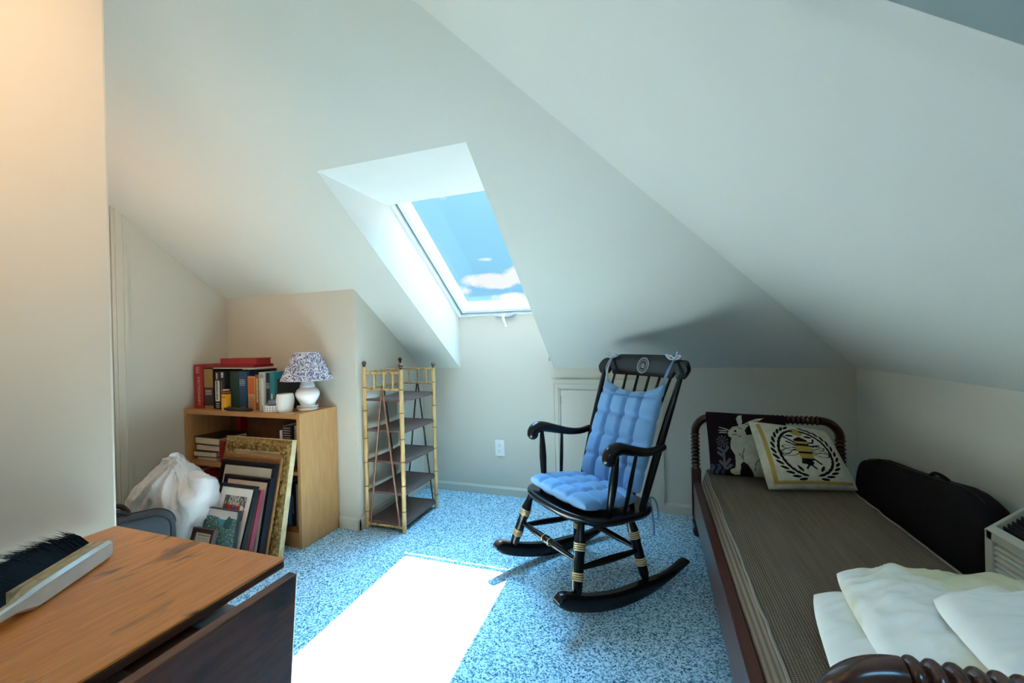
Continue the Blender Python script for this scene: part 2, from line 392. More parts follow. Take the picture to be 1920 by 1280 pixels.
# trim: baseboards
def bboard(name, p, q, n, h=.062, th=.014):
    p = V((*p, 0)); q = V((*q, 0)); n = V((*n, 0)); pr = [(0, 0), (th, 0), (th, h-.014), (th*.75, h-.008), (th*.5, h-.006), (th*.35, h), (0, h)]
    m = MB(); m.prism([p + n*a + V((0, 0, c)) for a, c in pr], q-p); return m.build(name, trimp, kind=S)
bboard('baseboard_far', (X2, Y0), (-.661, Y0), (0, -1)); bboard('baseboard_far_right', (.05, Y0), (X1, Y0), (0, -1))
bboard('baseboard_chase', (X2, Y2-.014), (X2, Y0), (1, 0), .075); bboard('baseboard_chase_front', (-1.805, Y2), (X2+.014, Y2), (0, -1), .075)
bboard('baseboard_right', (X1, YB), (X1, Y0), (-1, 0)); bboard('baseboard_left', (X0, 1.46), (X0, Y2), (1, 0))
# little knee-wall door
dx0, dx1, dz = -.661, .05, .824
def casing(m, x0, x1, y, z1, w):
    for d0, d1, th in ((0, w*.30, .016), (w*.30, w*.42, .011), (w*.42, w*.8, .014), (w*.8, w, .009)):
        m.box(x0+d0, x0+d1, y-th, y, 0, z1-d0); m.box(x1-d1, x1-d0, y-th, y, 0, z1-d0); m.box(x0+d1, x1-d1, y-th, y, z1-d1, z1-d0)
    return m
m = MB(); casing(m, dx0, dx1, Y0, dz, .058); m.box(dx0-.006, dx1+.006, Y0-.02, Y0, dz, dz+.008); d1 = m.build('door_1', trimp, kind=S)
m = MB(); m.box(dx0+.063, dx1-.063, Y0-.008, Y0, .02, dz-.063); m.build('door_panel', trimp, d1, bevel=.002)
for hz in (.665, .14):
    m = MB(); m.box(dx0+.056, dx0+.064, Y0-.016, Y0-.004, hz, hz+.055); m.tube([(dx0+.060, Y0-.014, hz-.003), (dx0+.060, Y0-.014, hz+.058)], .004, 10); m.build('door_hinge', steel, d1)
# doorway casing on the left wall
m = MB()
for a, bb, th in ((1.385, 1.40, .013), (1.40, 1.432, .018), (1.432, 1.45, .022)):
    m.prism([(X0, a, 0), (X0, bb, 0), (X0, bb, zF(bb)), (X0, a, zF(a))], (th, 0, 0))
d2 = m.build('door_2', trimp, kind=S)
m = MB(); m.prism([(X0, .62, 0), (X0, 1.383, 0), (X0, 1.383, zF(1.383)), (X0, .62, zF(.62)-.1)], (.006, 0, 0)); m.build('door_panel', trimp, d2)

# ------------------------------------------------------------------ wall outlet and hook
o = thing('wall_outlet', 'white double wall outlet on the far knee wall left of the rocking chair', 'outlet', (-1.051, Y0, .278))
m = MB(); m.box(-.035, .035, -.006, 0, 0, .115); m.build('cover_plate', whitep, o, bevel=.003)
for z in (.037, .078):
    m = MB(); m.lathe([(.0155, 0), (.0155, .003), (.014, .0045)], seg=24)
    for v in m.bm.verts: v.co = V((v.co.x*1.05, -.006-v.co.z, z+v.co.y*.9))
    rc = m.build('socket', whitep, o, smooth=True)
    m = MB()
    for x in (-.006, .006): m.box(x-.0012, x+.0012, -.0112, -.010, z+.001, z+.008)
    m.tube([(0, -.0112, z-.006), (0, -.010, z-.006)], .0024, 10); m.build('slot', dark_ink, rc)
m = MB(); m.tube([(0, .02, 0), (0, -.012, 0)], .0035, 8); pts = [(0, -.012-.012*math.sin(a), -.012+.012*math.cos(a)) for a in [i*PI/8 for i in range(0, 12)]]; m.tube(pts, .003, 8)
hk = m.build('wall_hook', mat('brass_hook', (.30, .29, .24), .4, metal=.7), smooth=True); hk.location = V((-.668, 2.742, .955)); tag(hk, 'small metal hook on the edge of the skylight well', 'hook')

# ------------------------------------------------------------------ rocking chair
OC = V((-.276, 1.962, 0)); RZ = math.atan2(.656, -.755)
def pw(w, u, z): return V((-w, u, z))
def cw(w, u, z): return OC + V((.755, -.656, 0))*w + V((-.656, -.755, 0))*u + V((0, 0, z))
ch = thing('rocking_chair', 'black lacquered spindle-back rocking chair with gold rings on its legs', 'rocking chair', OC, RZ)
seatz = lambda u: .362 + .115*u
# seat
m = MB(); outline = []
nO = 64
for i in range(nO):
    a = 2*PI*i/nO; ca, sa = math.cos(a), math.sin(a)
    e = .62
    w = .262*math.copysign(abs(ca)**e, ca); u = .03+.243*math.copysign(abs(sa)**e, sa)
    w *= 1 + .10*(u-.03)/.24
    if u > .2: u += .012*math.cos(w/.26*PI/2)
    outline.append((w, u))
rows = []
for k, (sc_, dz_) in enumerate([(.90, -.040), (.965, -.034), (.995, -.022), (1.0, -.012), (.985, -.002), (.96, 0), (.80, -.006), (.5, -.010), (.15, -.010)]):
    rows.append([m.bm.verts.new(pw(w*sc_, .03+(u-.03)*sc_, seatz(.03+(u-.03)*sc_)+dz_)) for w, u in outline])
for a, bb in zip(rows, rows[1:]):
    for i in range(nO): m.bm.faces.new([a[i], a[(i+1) % nO], bb[(i+1) % nO], bb[i]])
m.bm.faces.new(rows[0][::-1]); m.bm.faces.new(rows[-1]); m.build('seat', black, ch, smooth=True, angle=60)
# rockers
rock = lambda u: u*u/1.6
for sgn in (-1, 1):
    m = MB(); us = [-.325+.735*i/40 for i in range(41)]; th = .022; rr = []
    for u in us:
        tpos = (u+.325)/.735
        h = .020+.044*smooth01(tpos, 0, .48); zb = rock(u)
        if tpos > .93: h *= math.sqrt(max(.06, 1-((tpos-.93)/.07)**2)); zb += .012*((tpos-.93)/.07)**2
        if tpos < .03: h *= .6+.4*tpos/.03
        w0 = sgn*.245; zt = zb+h; c_ = min(.012, h*.25)
        rr.append([m.bm.verts.new(pw(w0+a, u, z)) for a, z in ((-th*.7, zb), (th*.7, zb), (th, zb+c_), (th, zt-c_), (th*.6, zt), (-th*.6, zt), (-th, zt-c_), (-th, zb+c_))])
    for a, bb in zip(rr, rr[1:]):
        for k in range(8): m.bm.faces.new([a[k], a[(k+1) % 8], bb[(k+1) % 8], bb[k]])
    m.bm.faces.new(rr[0]); m.bm.faces.new(rr[-1][::-1]); m.build('rocker', black, ch, smooth=True, angle=50)
# legs
def turned(m, a, bb, prof, seg=16):
    a = V(a); bb = V(bb); m.tube([a.lerp(bb, tt) for tt, _ in prof], [r for _, r in prof], seg)
legprof = [(0, .016), (.06, .015), (.12, .0165), (.2, .021), (.24, .023), (.27, .024), (.40, .023), (.42, .0215), (.5, .022), (.62, .022), (.72, .0215), (.80, .021), (.84, .0205), (.90, .016), (.94, .012), (1, .013)]
for u0, u1, w0, w1_, z1 in ((.235, .318, .185, .245, .118), (-.05, -.075, .165, .238, .063)):
    for sgn in (-1, 1):
        a = pw(sgn*w0, u0, seatz(u0)-.03); bb = pw(sgn*w1_, u1, z1-.03)
        m = MB(); turned(m, a, bb, legprof); lg = m.build('leg', black, ch, smooth=True)
        ax = (bb-a).normalized()
        for base in (.27, .635):
            m = MB()
            for k in range(4): m.ring(a.lerp(bb, base+k*.027), .0222, .0031, ax, 24, 6)
            m.build('gold_band', gold, lg, smooth=True)
def stretcher(a, bb, fancy):
    m = MB(); prof = [(i/20, .0085+.006*math.sin(PI*i/20)) for i in range(21)]
    if fancy: prof = [(0, .008), (.1, .010), (.25, .0135), (.40, .015), (.43, .011), (.45, .016), (.48, .018), (.5, .0185), (.52, .018), (.55, .016), (.57, .011), (.60, .015), (.75, .0135), (.9, .010), (1, .008)]
    turned(m, a, bb, prof, 14); st = m.build('stretcher', black, ch, smooth=True)
    if fancy:
        for tt in (.45, .55):
            m = MB(); m.ring(V(a).lerp(V(bb), tt), .0155, .0032, V(bb)-V(a), 20, 6); m.build('gold_band', gold, st, smooth=True)
stretcher(pw(-.218, .276, .222), pw(.218, .276, .222), True)
stretcher(pw(-.205, -.062, .178), pw(.205, -.062, .178), False)
for sgn in (-1, 1): stretcher(pw(sgn*.224, .283, .203), pw(sgn*.208, -.064, .172), False)
# back posts, spindles
def bez(p0, p1, p2, n=14): return [V(p0)*(1-i/n)**2 + V(p1)*(2*i/n*(1-i/n)) + V(p2)*(i/n)**2 for i in range(n+1)]
for sgn in (-1, 1):
    m = MB(); pts = bez(pw(sgn*.205, -.088, .335), pw(sgn*.225, -.19, .62), pw(sgn*.252, -.315, .925)); m.tube(pts, [.014+.005*math.sin(PI*i/14) - .003*(i/14) for i in range(15)], 14); m.build('back_post', black, ch, smooth=True)
for i in range(6):
    s = (i-2.5)/2.5; m = MB(); ub = -.165+.05*s*s
    pts = bez(pw(s*.125, ub, .335), pw(s*.15, ub-.05, .60), pw(s*.185, -.352+.022*s*s, .915)); m.tube(pts, [.0065+.002*math.sin(PI*k/14) for k in range(15)], 10); m.build('spindle', black, ch, smooth=True)
# crest rail
def crest_u(w, z): return -.356+.035*(w/.285)**2 - .34*(z-.95)
def ctop(w):
    a = abs(w)
    if a < .165: return 1.012
    if a < .205: return 1.012-.020*smooth01(a, .165, .205)
    if a < .245: return .992
    return .948+.044*math.sqrt(max(0, 1-((a-.245)/.045)**2))
def cbot(w):
    a = abs(w)
    if a < .192: return .905
    if a < .206: return .905+(a-.192)/.014*.028
    if a < .21: return .933
    return .946-.044*math.sqrt(max(0, 1-((a-.248)/.042)**2))*smooth01(a, .206, .225)
m = MB(); nW = 116
ws = [-.2895+.579*i/nW for i in range(nW+1)]
rowsF = []; rowsB = []
for w in ws:
    tz, bz = ctop(w), min(cbot(w), ctop(w)-.001)
    rowsF.append([m.bm.verts.new(pw(w, crest_u(w, bz+(tz-bz)*k/6)+(.013 if 0 < k < 6 else .009), bz+(tz-bz)*k/6)) for k in range(7)])
    rowsB.append([m.bm.verts.new(pw(w, crest_u(w, bz+(tz-bz)*k/6)-(.013 if 0 < k < 6 else .009), bz+(tz-bz)*k/6)) for k in range(7)])
for R_ in (rowsF, rowsB):
    for a, bb in zip(R_, R_[1:]):
        for k in range(6): m.bm.faces.new([a[k], a[k+1], bb[k+1], bb[k]])
for k0 in (0, 6):
    for i in range(nW): m.bm.faces.new([rowsF[i][k0], rowsF[i+1][k0], rowsB[i+1][k0], rowsB[i][k0]])
for i in (0, nW):
    for k in range(6): m.bm.faces.new([rowsF[i][k], rowsF[i][k+1], rowsB[i][k+1], rowsB[i][k]])
crest = m.build('crest_rail', black, ch, smooth=True, angle=35)
m = MB(); zc = .958
def se(x, z): return pw(-x if False else x, crest_u(x, zc+z)+.0145, zc+z)
def seal_ring(R, r): m.tube([se(R*math.cos(a), R*math.sin(a)*1.08) for a in [2*PI*i/40 for i in range(41)]], r, 6, False)
seal_ring(.036, .0014); seal_ring(.0335, .0007); seal_ring(.0225, .001)
for i in range(22):
    a = 2*PI*i/22; m.tube([se(.0255*math.cos(a), .0255*1.08*math.sin(a)), se(.0310*math.cos(a+.05), .0310*1.08*math.sin(a+.05))], .0011, 5)
for x0, z0, x1, z1 in ((-.011, -.012, .011, -.012), (-.009, -.009, .009, -.009), (-.004, -.008, -.004, .002), (.004, -.008, .004, .002), (-.005, .003, .005, .003), (0, .003, 0, .014), (-.003, .008, .003, .008), (-.014, 0, -.008, .006), (.008, .006, .014, 0), (-.013, -.006, -.008, -.002), (.008, -.002, .013, -.006)):
    m.tube([se(x0, z0), se((x0+x1)/2, (z0+z1)/2), se(x1, z1)], .0016, 6)
so = m.build('round_seal', seal, crest); so['label'] = 'round silver seal'
# arms
for sgn in (-1, 1):
    m = MB(); pts = [pw(sgn*.246, -.190, .615), pw(sgn*.250, -.13, .606), pw(sgn*.256, -.06, .612), pw(sgn*.263, .02, .632), pw(sgn*.270, .085, .650), pw(sgn*.274, .125, .654), pw(sgn*.276, .152, .643), pw(sgn*.276, .163, .625)]
    sm = []
    for i in range(len(pts)-1):
        p0 = pts[max(i-1, 0)]; p1 = pts[i]; p2 = pts[i+1]; p3 = pts[min(i+2, len(pts)-1)]
        for k in range(5):
            q = k/5; sm.append(.5*((2*p1)+(p2-p0)*q+(2*p0-5*p1+4*p2-p3)*q*q+(3*p1-p0-3*p2+p3)*q**3))
    sm.append(pts[-1]); n = len(sm)
    m.tube(sm, [.017+.012*smooth01(i/n, .1, .8) for i in range(n)], 16)
    c = V(pts[-1]); m.ball(c+V((0, -.002, -.003)), .029, 18)
    m.build('arm', black, ch, smooth=True, angle=80)
    m = MB(); turned(m, pw(sgn*.268, .110, .635), pw(sgn*.232, .128, .372), [(0, .009), (.1, .012), (.3, .0165), (.5, .018), (.75, .0155), (1, .010)]); m.build('arm_post', black, ch, smooth=True)
    m = MB(); turned(m, pw(sgn*.258, -.01, .615), pw(sgn*.222, .03, .36), [(0, .007), (.5, .0095), (1, .0075)], 12); m.build('arm_spindle', black, ch, smooth=True)

# cushions
def tuft(u, v, nu, nv, su, sv):
    du = abs(((u+1)/2*nu) % 1 - .5); dv = abs(((v+1)/2*nv) % 1 - .5)
    du = .5-du; dv = .5-dv
    a = math.exp(-(du/su)**2) if .5/nu < (u+1)/2 < 1-.5/nu else 0
    bb = math.exp(-(dv/sv)**2) if .5/nv < (v+1)/2 < 1-.5/nv else 0
    return a, bb
def cushion(mb, fn, nx=72, ny=72):
    """fn(u,v,side) -> point; two skins sharing the rim"""
    front = [[None]*(nx+1) for _ in range(ny+1)]; back = [[None]*(nx+1) for _ in range(ny+1)]
    for j in range(ny+1):
        for i in range(nx+1):
            u = -1+2*i/nx; v = -1+2*j/ny
            u = math.sin(u*PI/2); v = math.sin(v*PI/2)
            front[j][i] = mb.bm.verts.new(fn(u, v, 1))
            back[j][i] = front[j][i] if i in (0, nx) or j in (0, ny) else mb.bm.verts.new(fn(u, v, -1))
    return front, back
def skin(mb, g, mifn=None, flip=False):
    ny = len(g)-1; nx = len(g[0])-1
    for j in range(ny):
        for i in range(nx):
            q = [g[j][i], g[j][i+1], g[j+1][i+1], g[j+1][i]]
            f = mb.bm.faces.new(q[::-1] if flip else q)
            if mifn:
                f.material_index = mifn(math.sin((-1+2*(i+.5)/nx)*PI/2), math.sin((-1+2*(j+.5)/ny)*PI/2))
# back cushion: in chair coordinates (w, along back, normal)
bd = V((0, -.215, .535)).normalized(); bn = V((0, bd.z, -bd.y))
bc0 = V((0, -.062, .392))
def backc(u, v, s):
    hw = .192-.004*(v+1)/2
    L = .513; y = (v+1)/2*L+.012
    if v > .55: y -= .055*(1-abs(u)**2.4)*smooth01(v, .55, 1)
    if v < -.7: y += .02*abs(u)**4*(1-smooth01(v, -1, -.7))
    rim = (max(0, 1-abs(u)**3.5)*max(0, 1-abs(v)**5))**.36
    a, bb = tuft(u, v, 4, 4.6, .105, .11)
    h = .053*rim*(1-.62*a-.26*bb*(1-a)-.22*a*bb)
    # sides of the cushion curl a little forward
    off = .012 + (h if s > 0 else -h*.55)
    hw2 = hw*(1 - .02*bb)
    return pw(u*hw2+.030, 0, 0) + V((0, bc0.y, bc0.z)) + bd*y + bn*off - V((0, .018*(1-u*u), 0))
m = MB(); fr_, bk_ = cushion(m, backc, 96, 96); skin(m, fr_); skin(m, bk_, flip=True)
def world_cush(m, name, mats, label, cat, extra=None):
    o = m.build(name, mats, None, smooth=True, angle=180, kind='x'); del o['kind']
    o.matrix_world = Matrix.Translation(OC) @ Matrix.Rotation(RZ, 4, 'Z'); tag(o, label, cat); return o
bcush = world_cush(m, 'back_cushion', blue_up, 'blue tufted back cushion tied to the rocking chair crest', 'cushion')
def seatc(u, v, s):
    hw = .214+.008*v; hl = .170
    eu = u*math.sqrt(1-.16*v*v); ev = v*math.sqrt(1-.20*u*u)
    rim = (max(0, 1-abs(u)**5)*max(0, 1-abs(v)**5))**.30
    a, bb = tuft(u, v, 4, 4, .13, .13)
    h = .043*rim*(1-.36*a*(1-bb)-.36*bb*(1-a)-.70*a*bb)
    uu = .074+ev*hl; w = eu*hw
    z = seatz(uu)+.032 + (h if s > 0 else -h*.66)
    return pw(w, uu, z)
m = MB(); fr_, bk_ = cushion(m, seatc, 96, 96); skin(m, fr_); skin(m, bk_, flip=True)
scush = world_cush(m, 'seat_cushion', blue_seat, 'blue tufted seat cushion on the rocking chair', 'cushion')
# ties (parts of the cushions)
def curve_tube(m, pts, r, seg=6, n=6):
    sm = []; pts = [V(p) for p in pts]
    for i in range(len(pts)-1):
        p0 = pts[max(i-1, 0)]; p1 = pts[i]; p2 = pts[i+1]; p3 = pts[min(i+2, len(pts)-1)]
        for k in range(n):
            q = k/n; sm.append(.5*((2*p1)+(p2-p0)*q+(2*p0-5*p1+4*p2-p3)*q*q+(3*p1-p0-3*p2+p3)*q**3))
    sm.append(pts[-1]); m.tube(sm, r, seg); return sm
for sgn in (-1, 1):
    m = MB(); tc = backc(sgn*.97, .985, 1)
    kx = sgn*.205; kt = pw(kx, crest_u(kx, .99)+.022, .995)
    curve_tube(m, [tc, tc*.5+kt*.5+V((0, .012, 0)), kt], .0045); curve_tube(m, [tc+V((.006*sgn, 0, -.01)), tc*.45+kt*.55+V((.010*-sgn, .016, 0)), kt+V((.004, 0, 0))], .0035)
    ob = m.build('tie', tie if sgn > 0 else tie_d, bcush, smooth=True)
    m = MB()
    curve_tube(m, [kt, kt+V((0, -.02, .014)), kt+V((0, -.045, .006)), kt+V((0, -.05, -.03))], .004)
    for q in range(3):
        a = kt+V((0, -.004, .004)); L_ = (.018+.006*q)
        curve_tube(m, [a, a+V((L_*(-1 if q % 2 else 1), .006, .012)), a+V((L_*1.5*(-1 if q % 2 else 1), .008, .004+.006*q)), a+V((L_*.7*(-1 if q % 2 else 1), .010, -.004)), a], .0035)
    curve_tube(m, [kt, kt+V((-.012*sgn, 0, .02)), kt+V((-.02*sgn, .004, .034))], .003)
    m.ball(kt, .0085, 10); m.build('bow', tie_d, bcush, smooth=True)
for sgn, drop in ((1, .19),):
    m = MB(); a = pw(.205, -.115, .385)
    curve_tube(m, [pw(.19, -.10, .375), a+V((0, -.03, .0)), a+V((-.004, -.06, -.02)), a+V((-.004, -.075, -.07)), a+V((-.002, -.072, -.11))], .004)
    curve_tube(m, [a+V((0, -.01, -.01)), a+V((0, -.035, -.035)), a+V((.002, -.045, -.08)), a+V((0, -.05, -.13)), a+V((0, -.05, -.175))], .0045)
    curve_tube(m, [a+V((0, -.012, -.01)), a+V((.004, -.03, -.005)), a+V((.004, -.038, -.03)), a+V((.002, -.02, -.035)), a+V((0, -.01, -.012))], .0035)
    m.build('tie', tie, scush, smooth=True)

# ------------------------------------------------------------------ daybed
bedX0, bedX1, YH, YFt = .21, .875, 2.47, .66
bed = thing('daybed', 'dark mahogany spool-turned daybed along the right knee wall', 'bed', ((bedX0+bedX1)/2, (YH+YFt)/2, 0))
BO = V((-(bedX0+bedX1)/2, -(YH+YFt)/2, 0))
def spool(m, a, bb, pitch=.0215, r0=.0145, r1=.0240, seg=18):
    a = V(a); bb = V(bb); L = (bb-a).length; n = max(2, round(L/pitch)); pts = []; rad = []
    for i in range(n):
        for k in range(8):
            q = (i+k/8)/n; pts.append(a.lerp(bb, q)); rad.append(r0+(r1-r0)*math.sin(PI*k/8)**.8)
    pts.append(bb); rad.append(r0); m.tube(pts, rad, seg)
zA = .658; RA = .086
for y, nm in ((YH, 'headboard'), (YFt, 'footboard')):
    yb = y+BO.y
    fb = MB(); hw = (bedX1-bedX0)/2
    for s in (-1, 1):
        x = s*hw
        fb.box(x-.024, x+.024, yb-.024, yb+.024, .115, .375)
        fb.lathe([(.012, 0), (.020, .006), (.024, .03), (.016, .05), (.020, .062), (.026, .085), (.020, .105), (.022, .118)], (x, yb, 0), 20)
        fb.lathe([(.024, .37), (.018, .382), (.016, .39)], (x, yb, 0), 20)
        pts = [(x-s*RA*(1-math.cos(a)), yb, zA-RA+RA*math.sin(a)) for a in [PI/2*i/16 for i in range(17)]]
        fb.tube(pts, .0205, 18)
        for o_ in (-.009, .009): fb.tube([(p[0], p[1]-.0190, p[2]) for p in pts], .004, 8)
    fb.box(-hw, hw, yb-.012, yb+.012, .16, .28)
    fo = fb.build(nm, mahog, bed, smooth=True, angle=50)
    m = MB(); spool(m, (-hw+RA, yb, zA), (hw-RA, yb, zA)); m.build('spool_rail', mahog, fo, smooth=True, angle=60)
    for s in (-1, 1):
        m = MB(); spool(m, (s*hw, yb, .388), (s*hw, yb, zA-RA)); m.build('spool_post', mahog, fo, smooth=True, angle=60)
for s in (-1, 1):
    m = MB(); x = s*(bedX1-bedX0)/2
    m.box(x-.016, x+.018, YFt+BO.y+.02, YH+BO.y-.02, .125, .302); m.build('side_rail', railw, bed, bevel=.002)
m = MB()
for i in range(9): m.box(-.315, .315, YFt+BO.y+.08+i*.195, YFt+BO.y+.17+i*.195, .232, .25)
m.build('slats', oakh, bed)
# mattress
mx0, mx1, my0, my1, mz0, mz1 = .230, .856, .70, 2.44, .2505, .388
mt = thing('mattress', 'thin mattress in brown basket-weave cover with piped edge on the daybed', 'mattress', ((mx0+mx1)/2, (my0+my1)/2, mz0))
m = MB(); hx = (mx1-mx0)/2; hy = (my1-my0)/2; H = mz1-mz0
def rrect(hx_, hy_, r, n=6):
    P = []
    for cx_, cy_, a0 in ((hx_-r, hy_-r, 0), (-hx_+r, hy_-r, PI/2), (-hx_+r, -hy_+r, PI), (hx_-r, -hy_+r, 1.5*PI)):
        for i in range(n+1): a = a0+PI/2*i/n; P.append((cx_+r*math.cos(a), cy_+r*math.sin(a)))
    return P
rows = []
for ins, z in ((.03, 0), (.008, .012), (0, .03), (.0, .05), (.004, .075), (.010, .10), (.018, H-.012), (.024, H-.003), (.04, H+.002), (.10, H+.004)):
    rows.append([m.bm.verts.new((x, y, z)) for x, y in rrect(hx-ins, hy-ins, .045)])
n = len(rows[0])
for a, bb in zip(rows, rows[1:]):
    for i in range(n): m.bm.faces.new([a[i], a[(i+1) % n], bb[(i+1) % n], bb[i]])
m.bm.faces.new(rows[0][::-1]); m.bm.faces.new(rows[-1]); m.build('cover', bedcloth, mt, smooth=True, angle=60)
m = MB(); P = rrect(hx-.021, hy-.021, .045); Q = []
for i in range(len(P)):
    a, bb = V((*P[i], 0)), V((*P[(i+1) % len(P)], 0)); k = max(1, int((bb-a).length/.05))
    for j in range(k):
        q = a.lerp(bb, j/k); Q.append(V((q.x, q.y, H-.001)) + V((random.uniform(-.0022, .0022), random.uniform(-.002, .002), random.uniform(-.001, .002))))
m.tube(Q+[Q[0]], .0042, 8, False); m.build('piping', piping, mt, smooth=True)

# pillows from four corner points
def pillow(corners, th, n, mifn=None, wrinkle=0, pinch=.06, seed=0, backth=None, p=2.6, rnd_=0):
    BL, BR, TL, TR = [V(c) for c in corners]
    nrm = (BR-BL).cross(TL-BL).normalized()
    bt = th if backth is None else backth
    def fn(u, v, s):
        uu = u*(1-pinch*(1-v*v)*1.0) if abs(u) > 0 else u
        vv = v*(1-pinch*(1-u*u))
        uu *= math.sqrt(1-rnd_*v**4); vv *= math.sqrt(1-rnd_*u**4)
        a, bb = (uu+1)/2, (vv+1)/2
        P_ = BL*(1-a)*(1-bb)+BR*a*(1-bb)+TL*(1-a)*bb+TR*a*bb
        rim = (max(0, 1-abs(u)**p)*max(0, 1-abs(v)**p))**.5
        h = (th if s > 0 else -bt)*rim
        if wrinkle:
            w = noise.noise(V((u*2.2+seed, v*2.2, seed*1.7)))*.6+noise.noise(V((u*5+seed, v*4, 3.3)))*.45+(.25-abs(noise.noise(V((u*3.1+seed*2, v*6, 1.3)))))*.9 + .5*(1-abs(noise.noise(V((u*3-v*2+seed, u+v*3.0, 7.7))))*4)*.3
            h += wrinkle*w*rim*(1 if s > 0 else -.4)
        return P_+nrm*h
    mb = MB(); f_, b_ = cushion(mb, fn, n, n); skin(mb, f_, mifn); skin(mb, b_, flip=True); return mb
# rabbit pillow
RAB = [(455,480),(480,420),(560,350),(640,335),(668,330),(650,260),(640,190),(690,125),(755,105),(740,190),(735,290),(760,290),(880,220),(1000,170),(1130,150),(1060,200),(900,270),(800,350),(770,400),(775,490),(860,475),(1000,490),(1100,600),(1200,760),(1260,950),(1275,1220),(880,1220),(830,1110),(760,1010),(690,965),(640,1010),(625,1190),(530,1195),(460,1165),(455,1110),(540,1080),(555,960),(545,850),(490,760),(480,680),(500,600),(520,560),(470,530)]
rabx = lambda u: 110+(u+1)/2*1430
raby = lambda v: 60+(1-v)/2*1150
LEAVES = [((270,750),(350,800)),((430,730),(380,800)),((260,830),(350,900)),((450,940),(390,1020)),((280,980),(360,1060)),((470,1040),(390,1100)),((350,800),(360,1080))]
CREASE = [((690,930),(680,830)),((680,830),(720,750)),((880,1110),(900,980)),((900,980),(960,920)),((960,920),(1080,905)),((640,520),(680,525)),((530,490),(640,500)),((650,355),(710,380)),((690,930),(620,830)),((800,300),(1000,215))]
def rab_mi(u, v):
    x, y = rabx(u), raby(v)
    if math.hypot((x-597)/24, (y-430)/20) < 1: return 2
    for a, bb in (((320,370),(475,415)),((300,425),(450,435)),((310,468),(440,470))):
        if segd(x, y, a, bb) < 8: return 1
    if inpoly(x, y, RAB):
        for a, bb in CREASE:
            if segd(x, y, a, bb) < 8: return 3
        return 1
    for a, bb in LEAVES:
        if segd(x, y, a, bb) < 24: return 3
    d = math.hypot(x-345, y-630)
    if d < 110 and (math.sin(math.atan2(y-630, x-345)*11) > .25 or d < 18) and d > 8: return 3
    if 120 < x < 350 and y > 1030 and math.sin(x/17+math.sin(y/30)*1.5) > -.3: return 4
    return 0
m = pillow([(.262, 2.300, .395), (.628, 2.300, .395), (.254, 2.415, .700), (.628, 2.415, .690)], .058, 190, rab_mi, pinch=.03, backth=.03, p=3.2, rnd_=.05)
o = m.build('throw_pillow', [hook_dk, hook_rab, hook_bk, hook_grey, hook_blue], smooth=True, angle=180); tag(o, 'dark plum throw pillow with a cream rabbit, leaning on the daybed headboard', 'pillow')
# bee pillow
LEAF = []
for k in range(13):
    for sd in (0, 1):
        for row in (-1, 0, 1):
            a = -PI/2 + .34 + k*(PI-.62)/12.0
            a = a if sd == 0 else PI-a
            R1 = .60+row*.125; R2 = .70+row*.125
            c = (R1*math.cos(a), R2*math.sin(a)+.02); ta_ = a+PI/2*(1 if sd == 0 else -1) + row*-.45*(1 if sd == 0 else -1)
            if (row < 0 and (k % 2 == 0 or abs(c[1]) < .38)): continue
            LEAF.append((c, ta_))
def bee_mi(u, v):
    e = max(abs(u), abs(v))
    if e < .885 and (u < -.80 or v < -.80): return 1
    if e >= .885: return 0
    for (cx_, cy_), an in LEAF:
        dx_, dy_ = u-cx_, v-cy_
        if abs(dx_) > .12 or abs(dy_) > .12: continue
        p_ = dx_*math.cos(an)+dy_*math.sin(an); q_ = -dx_*math.sin(an)+dy_*math.cos(an)
        if (p_/.100)**2+(q_/.034)**2 < 1: return 2
    # bee: tail up, head down
    if inpoly(u, v, [(-.16, .42), (0, .52), (.16, .42), (.17, .36), (-.17, .36)]): return 2
    bw = .15-.10*((v-.1)/.55)**2
    if -.22 < v < .36 and abs(u) < bw+.02:
        if .22 < v < .29 or -.02 < v < .05 or -.22 < v < -.17: return 2
        return 3
    if (u/.10)**2+((v+.28)/.10)**2 < 1: return 2
    for a, bb in (((-.03,-.36),(-.10,-.46)), ((.03,-.36),(.11,-.46)), ((-.15,.30),(-.40,.50)), ((-.15,.22),(-.36,.33)), ((.15,.22),(.40,.26)), ((.15,.33),(.28,.34)), ((.28,.34),(.33,.46)), ((-.10,-.12),(-.16,-.30)), ((.10,-.12),(.26,-.32)), ((-.06,-.15),(-.12,-.32))):
        if segd(u, v, a, bb) < .022: return 2
    for s in (-1, 1):
        for (cx_, cy_, ra, rb, an) in ((.34*s, .02, .25, .12, -.25*s), (.30*s, .14, .22, .075, .18*s)):
            dx_, dy_ = u-cx_, v-cy_
            p_ = (dx_*math.cos(an)+dy_*math.sin(an))/ra; q_ = (-dx_*math.sin(an)+dy_*math.cos(an))/rb
            d = p_*p_+q_*q_
            if .74 < d < 1: return 2
            if d < .74 and abs(q_-.35*math.sin(p_*4)) < .11: return 2
    if (u/.16)**2+((v-.68)/.13)**2 < 1: return 1
    return 0
m = pillow([(.474, 2.112, .402), (.846, 2.199, .402), (.430, 2.275, .682), (.765, 2.325, .640)], .062, 210, bee_mi, pinch=.03, backth=.02, p=3.2, rnd_=.05)
o = m.build('throw_pillow', [hook_c, hook_gold, hook_bk, hook_yel], smooth=True, angle=180); tag(o, 'cream square throw pillow with a bee inside a leaf wreath, beside the rabbit pillow', 'pillow')
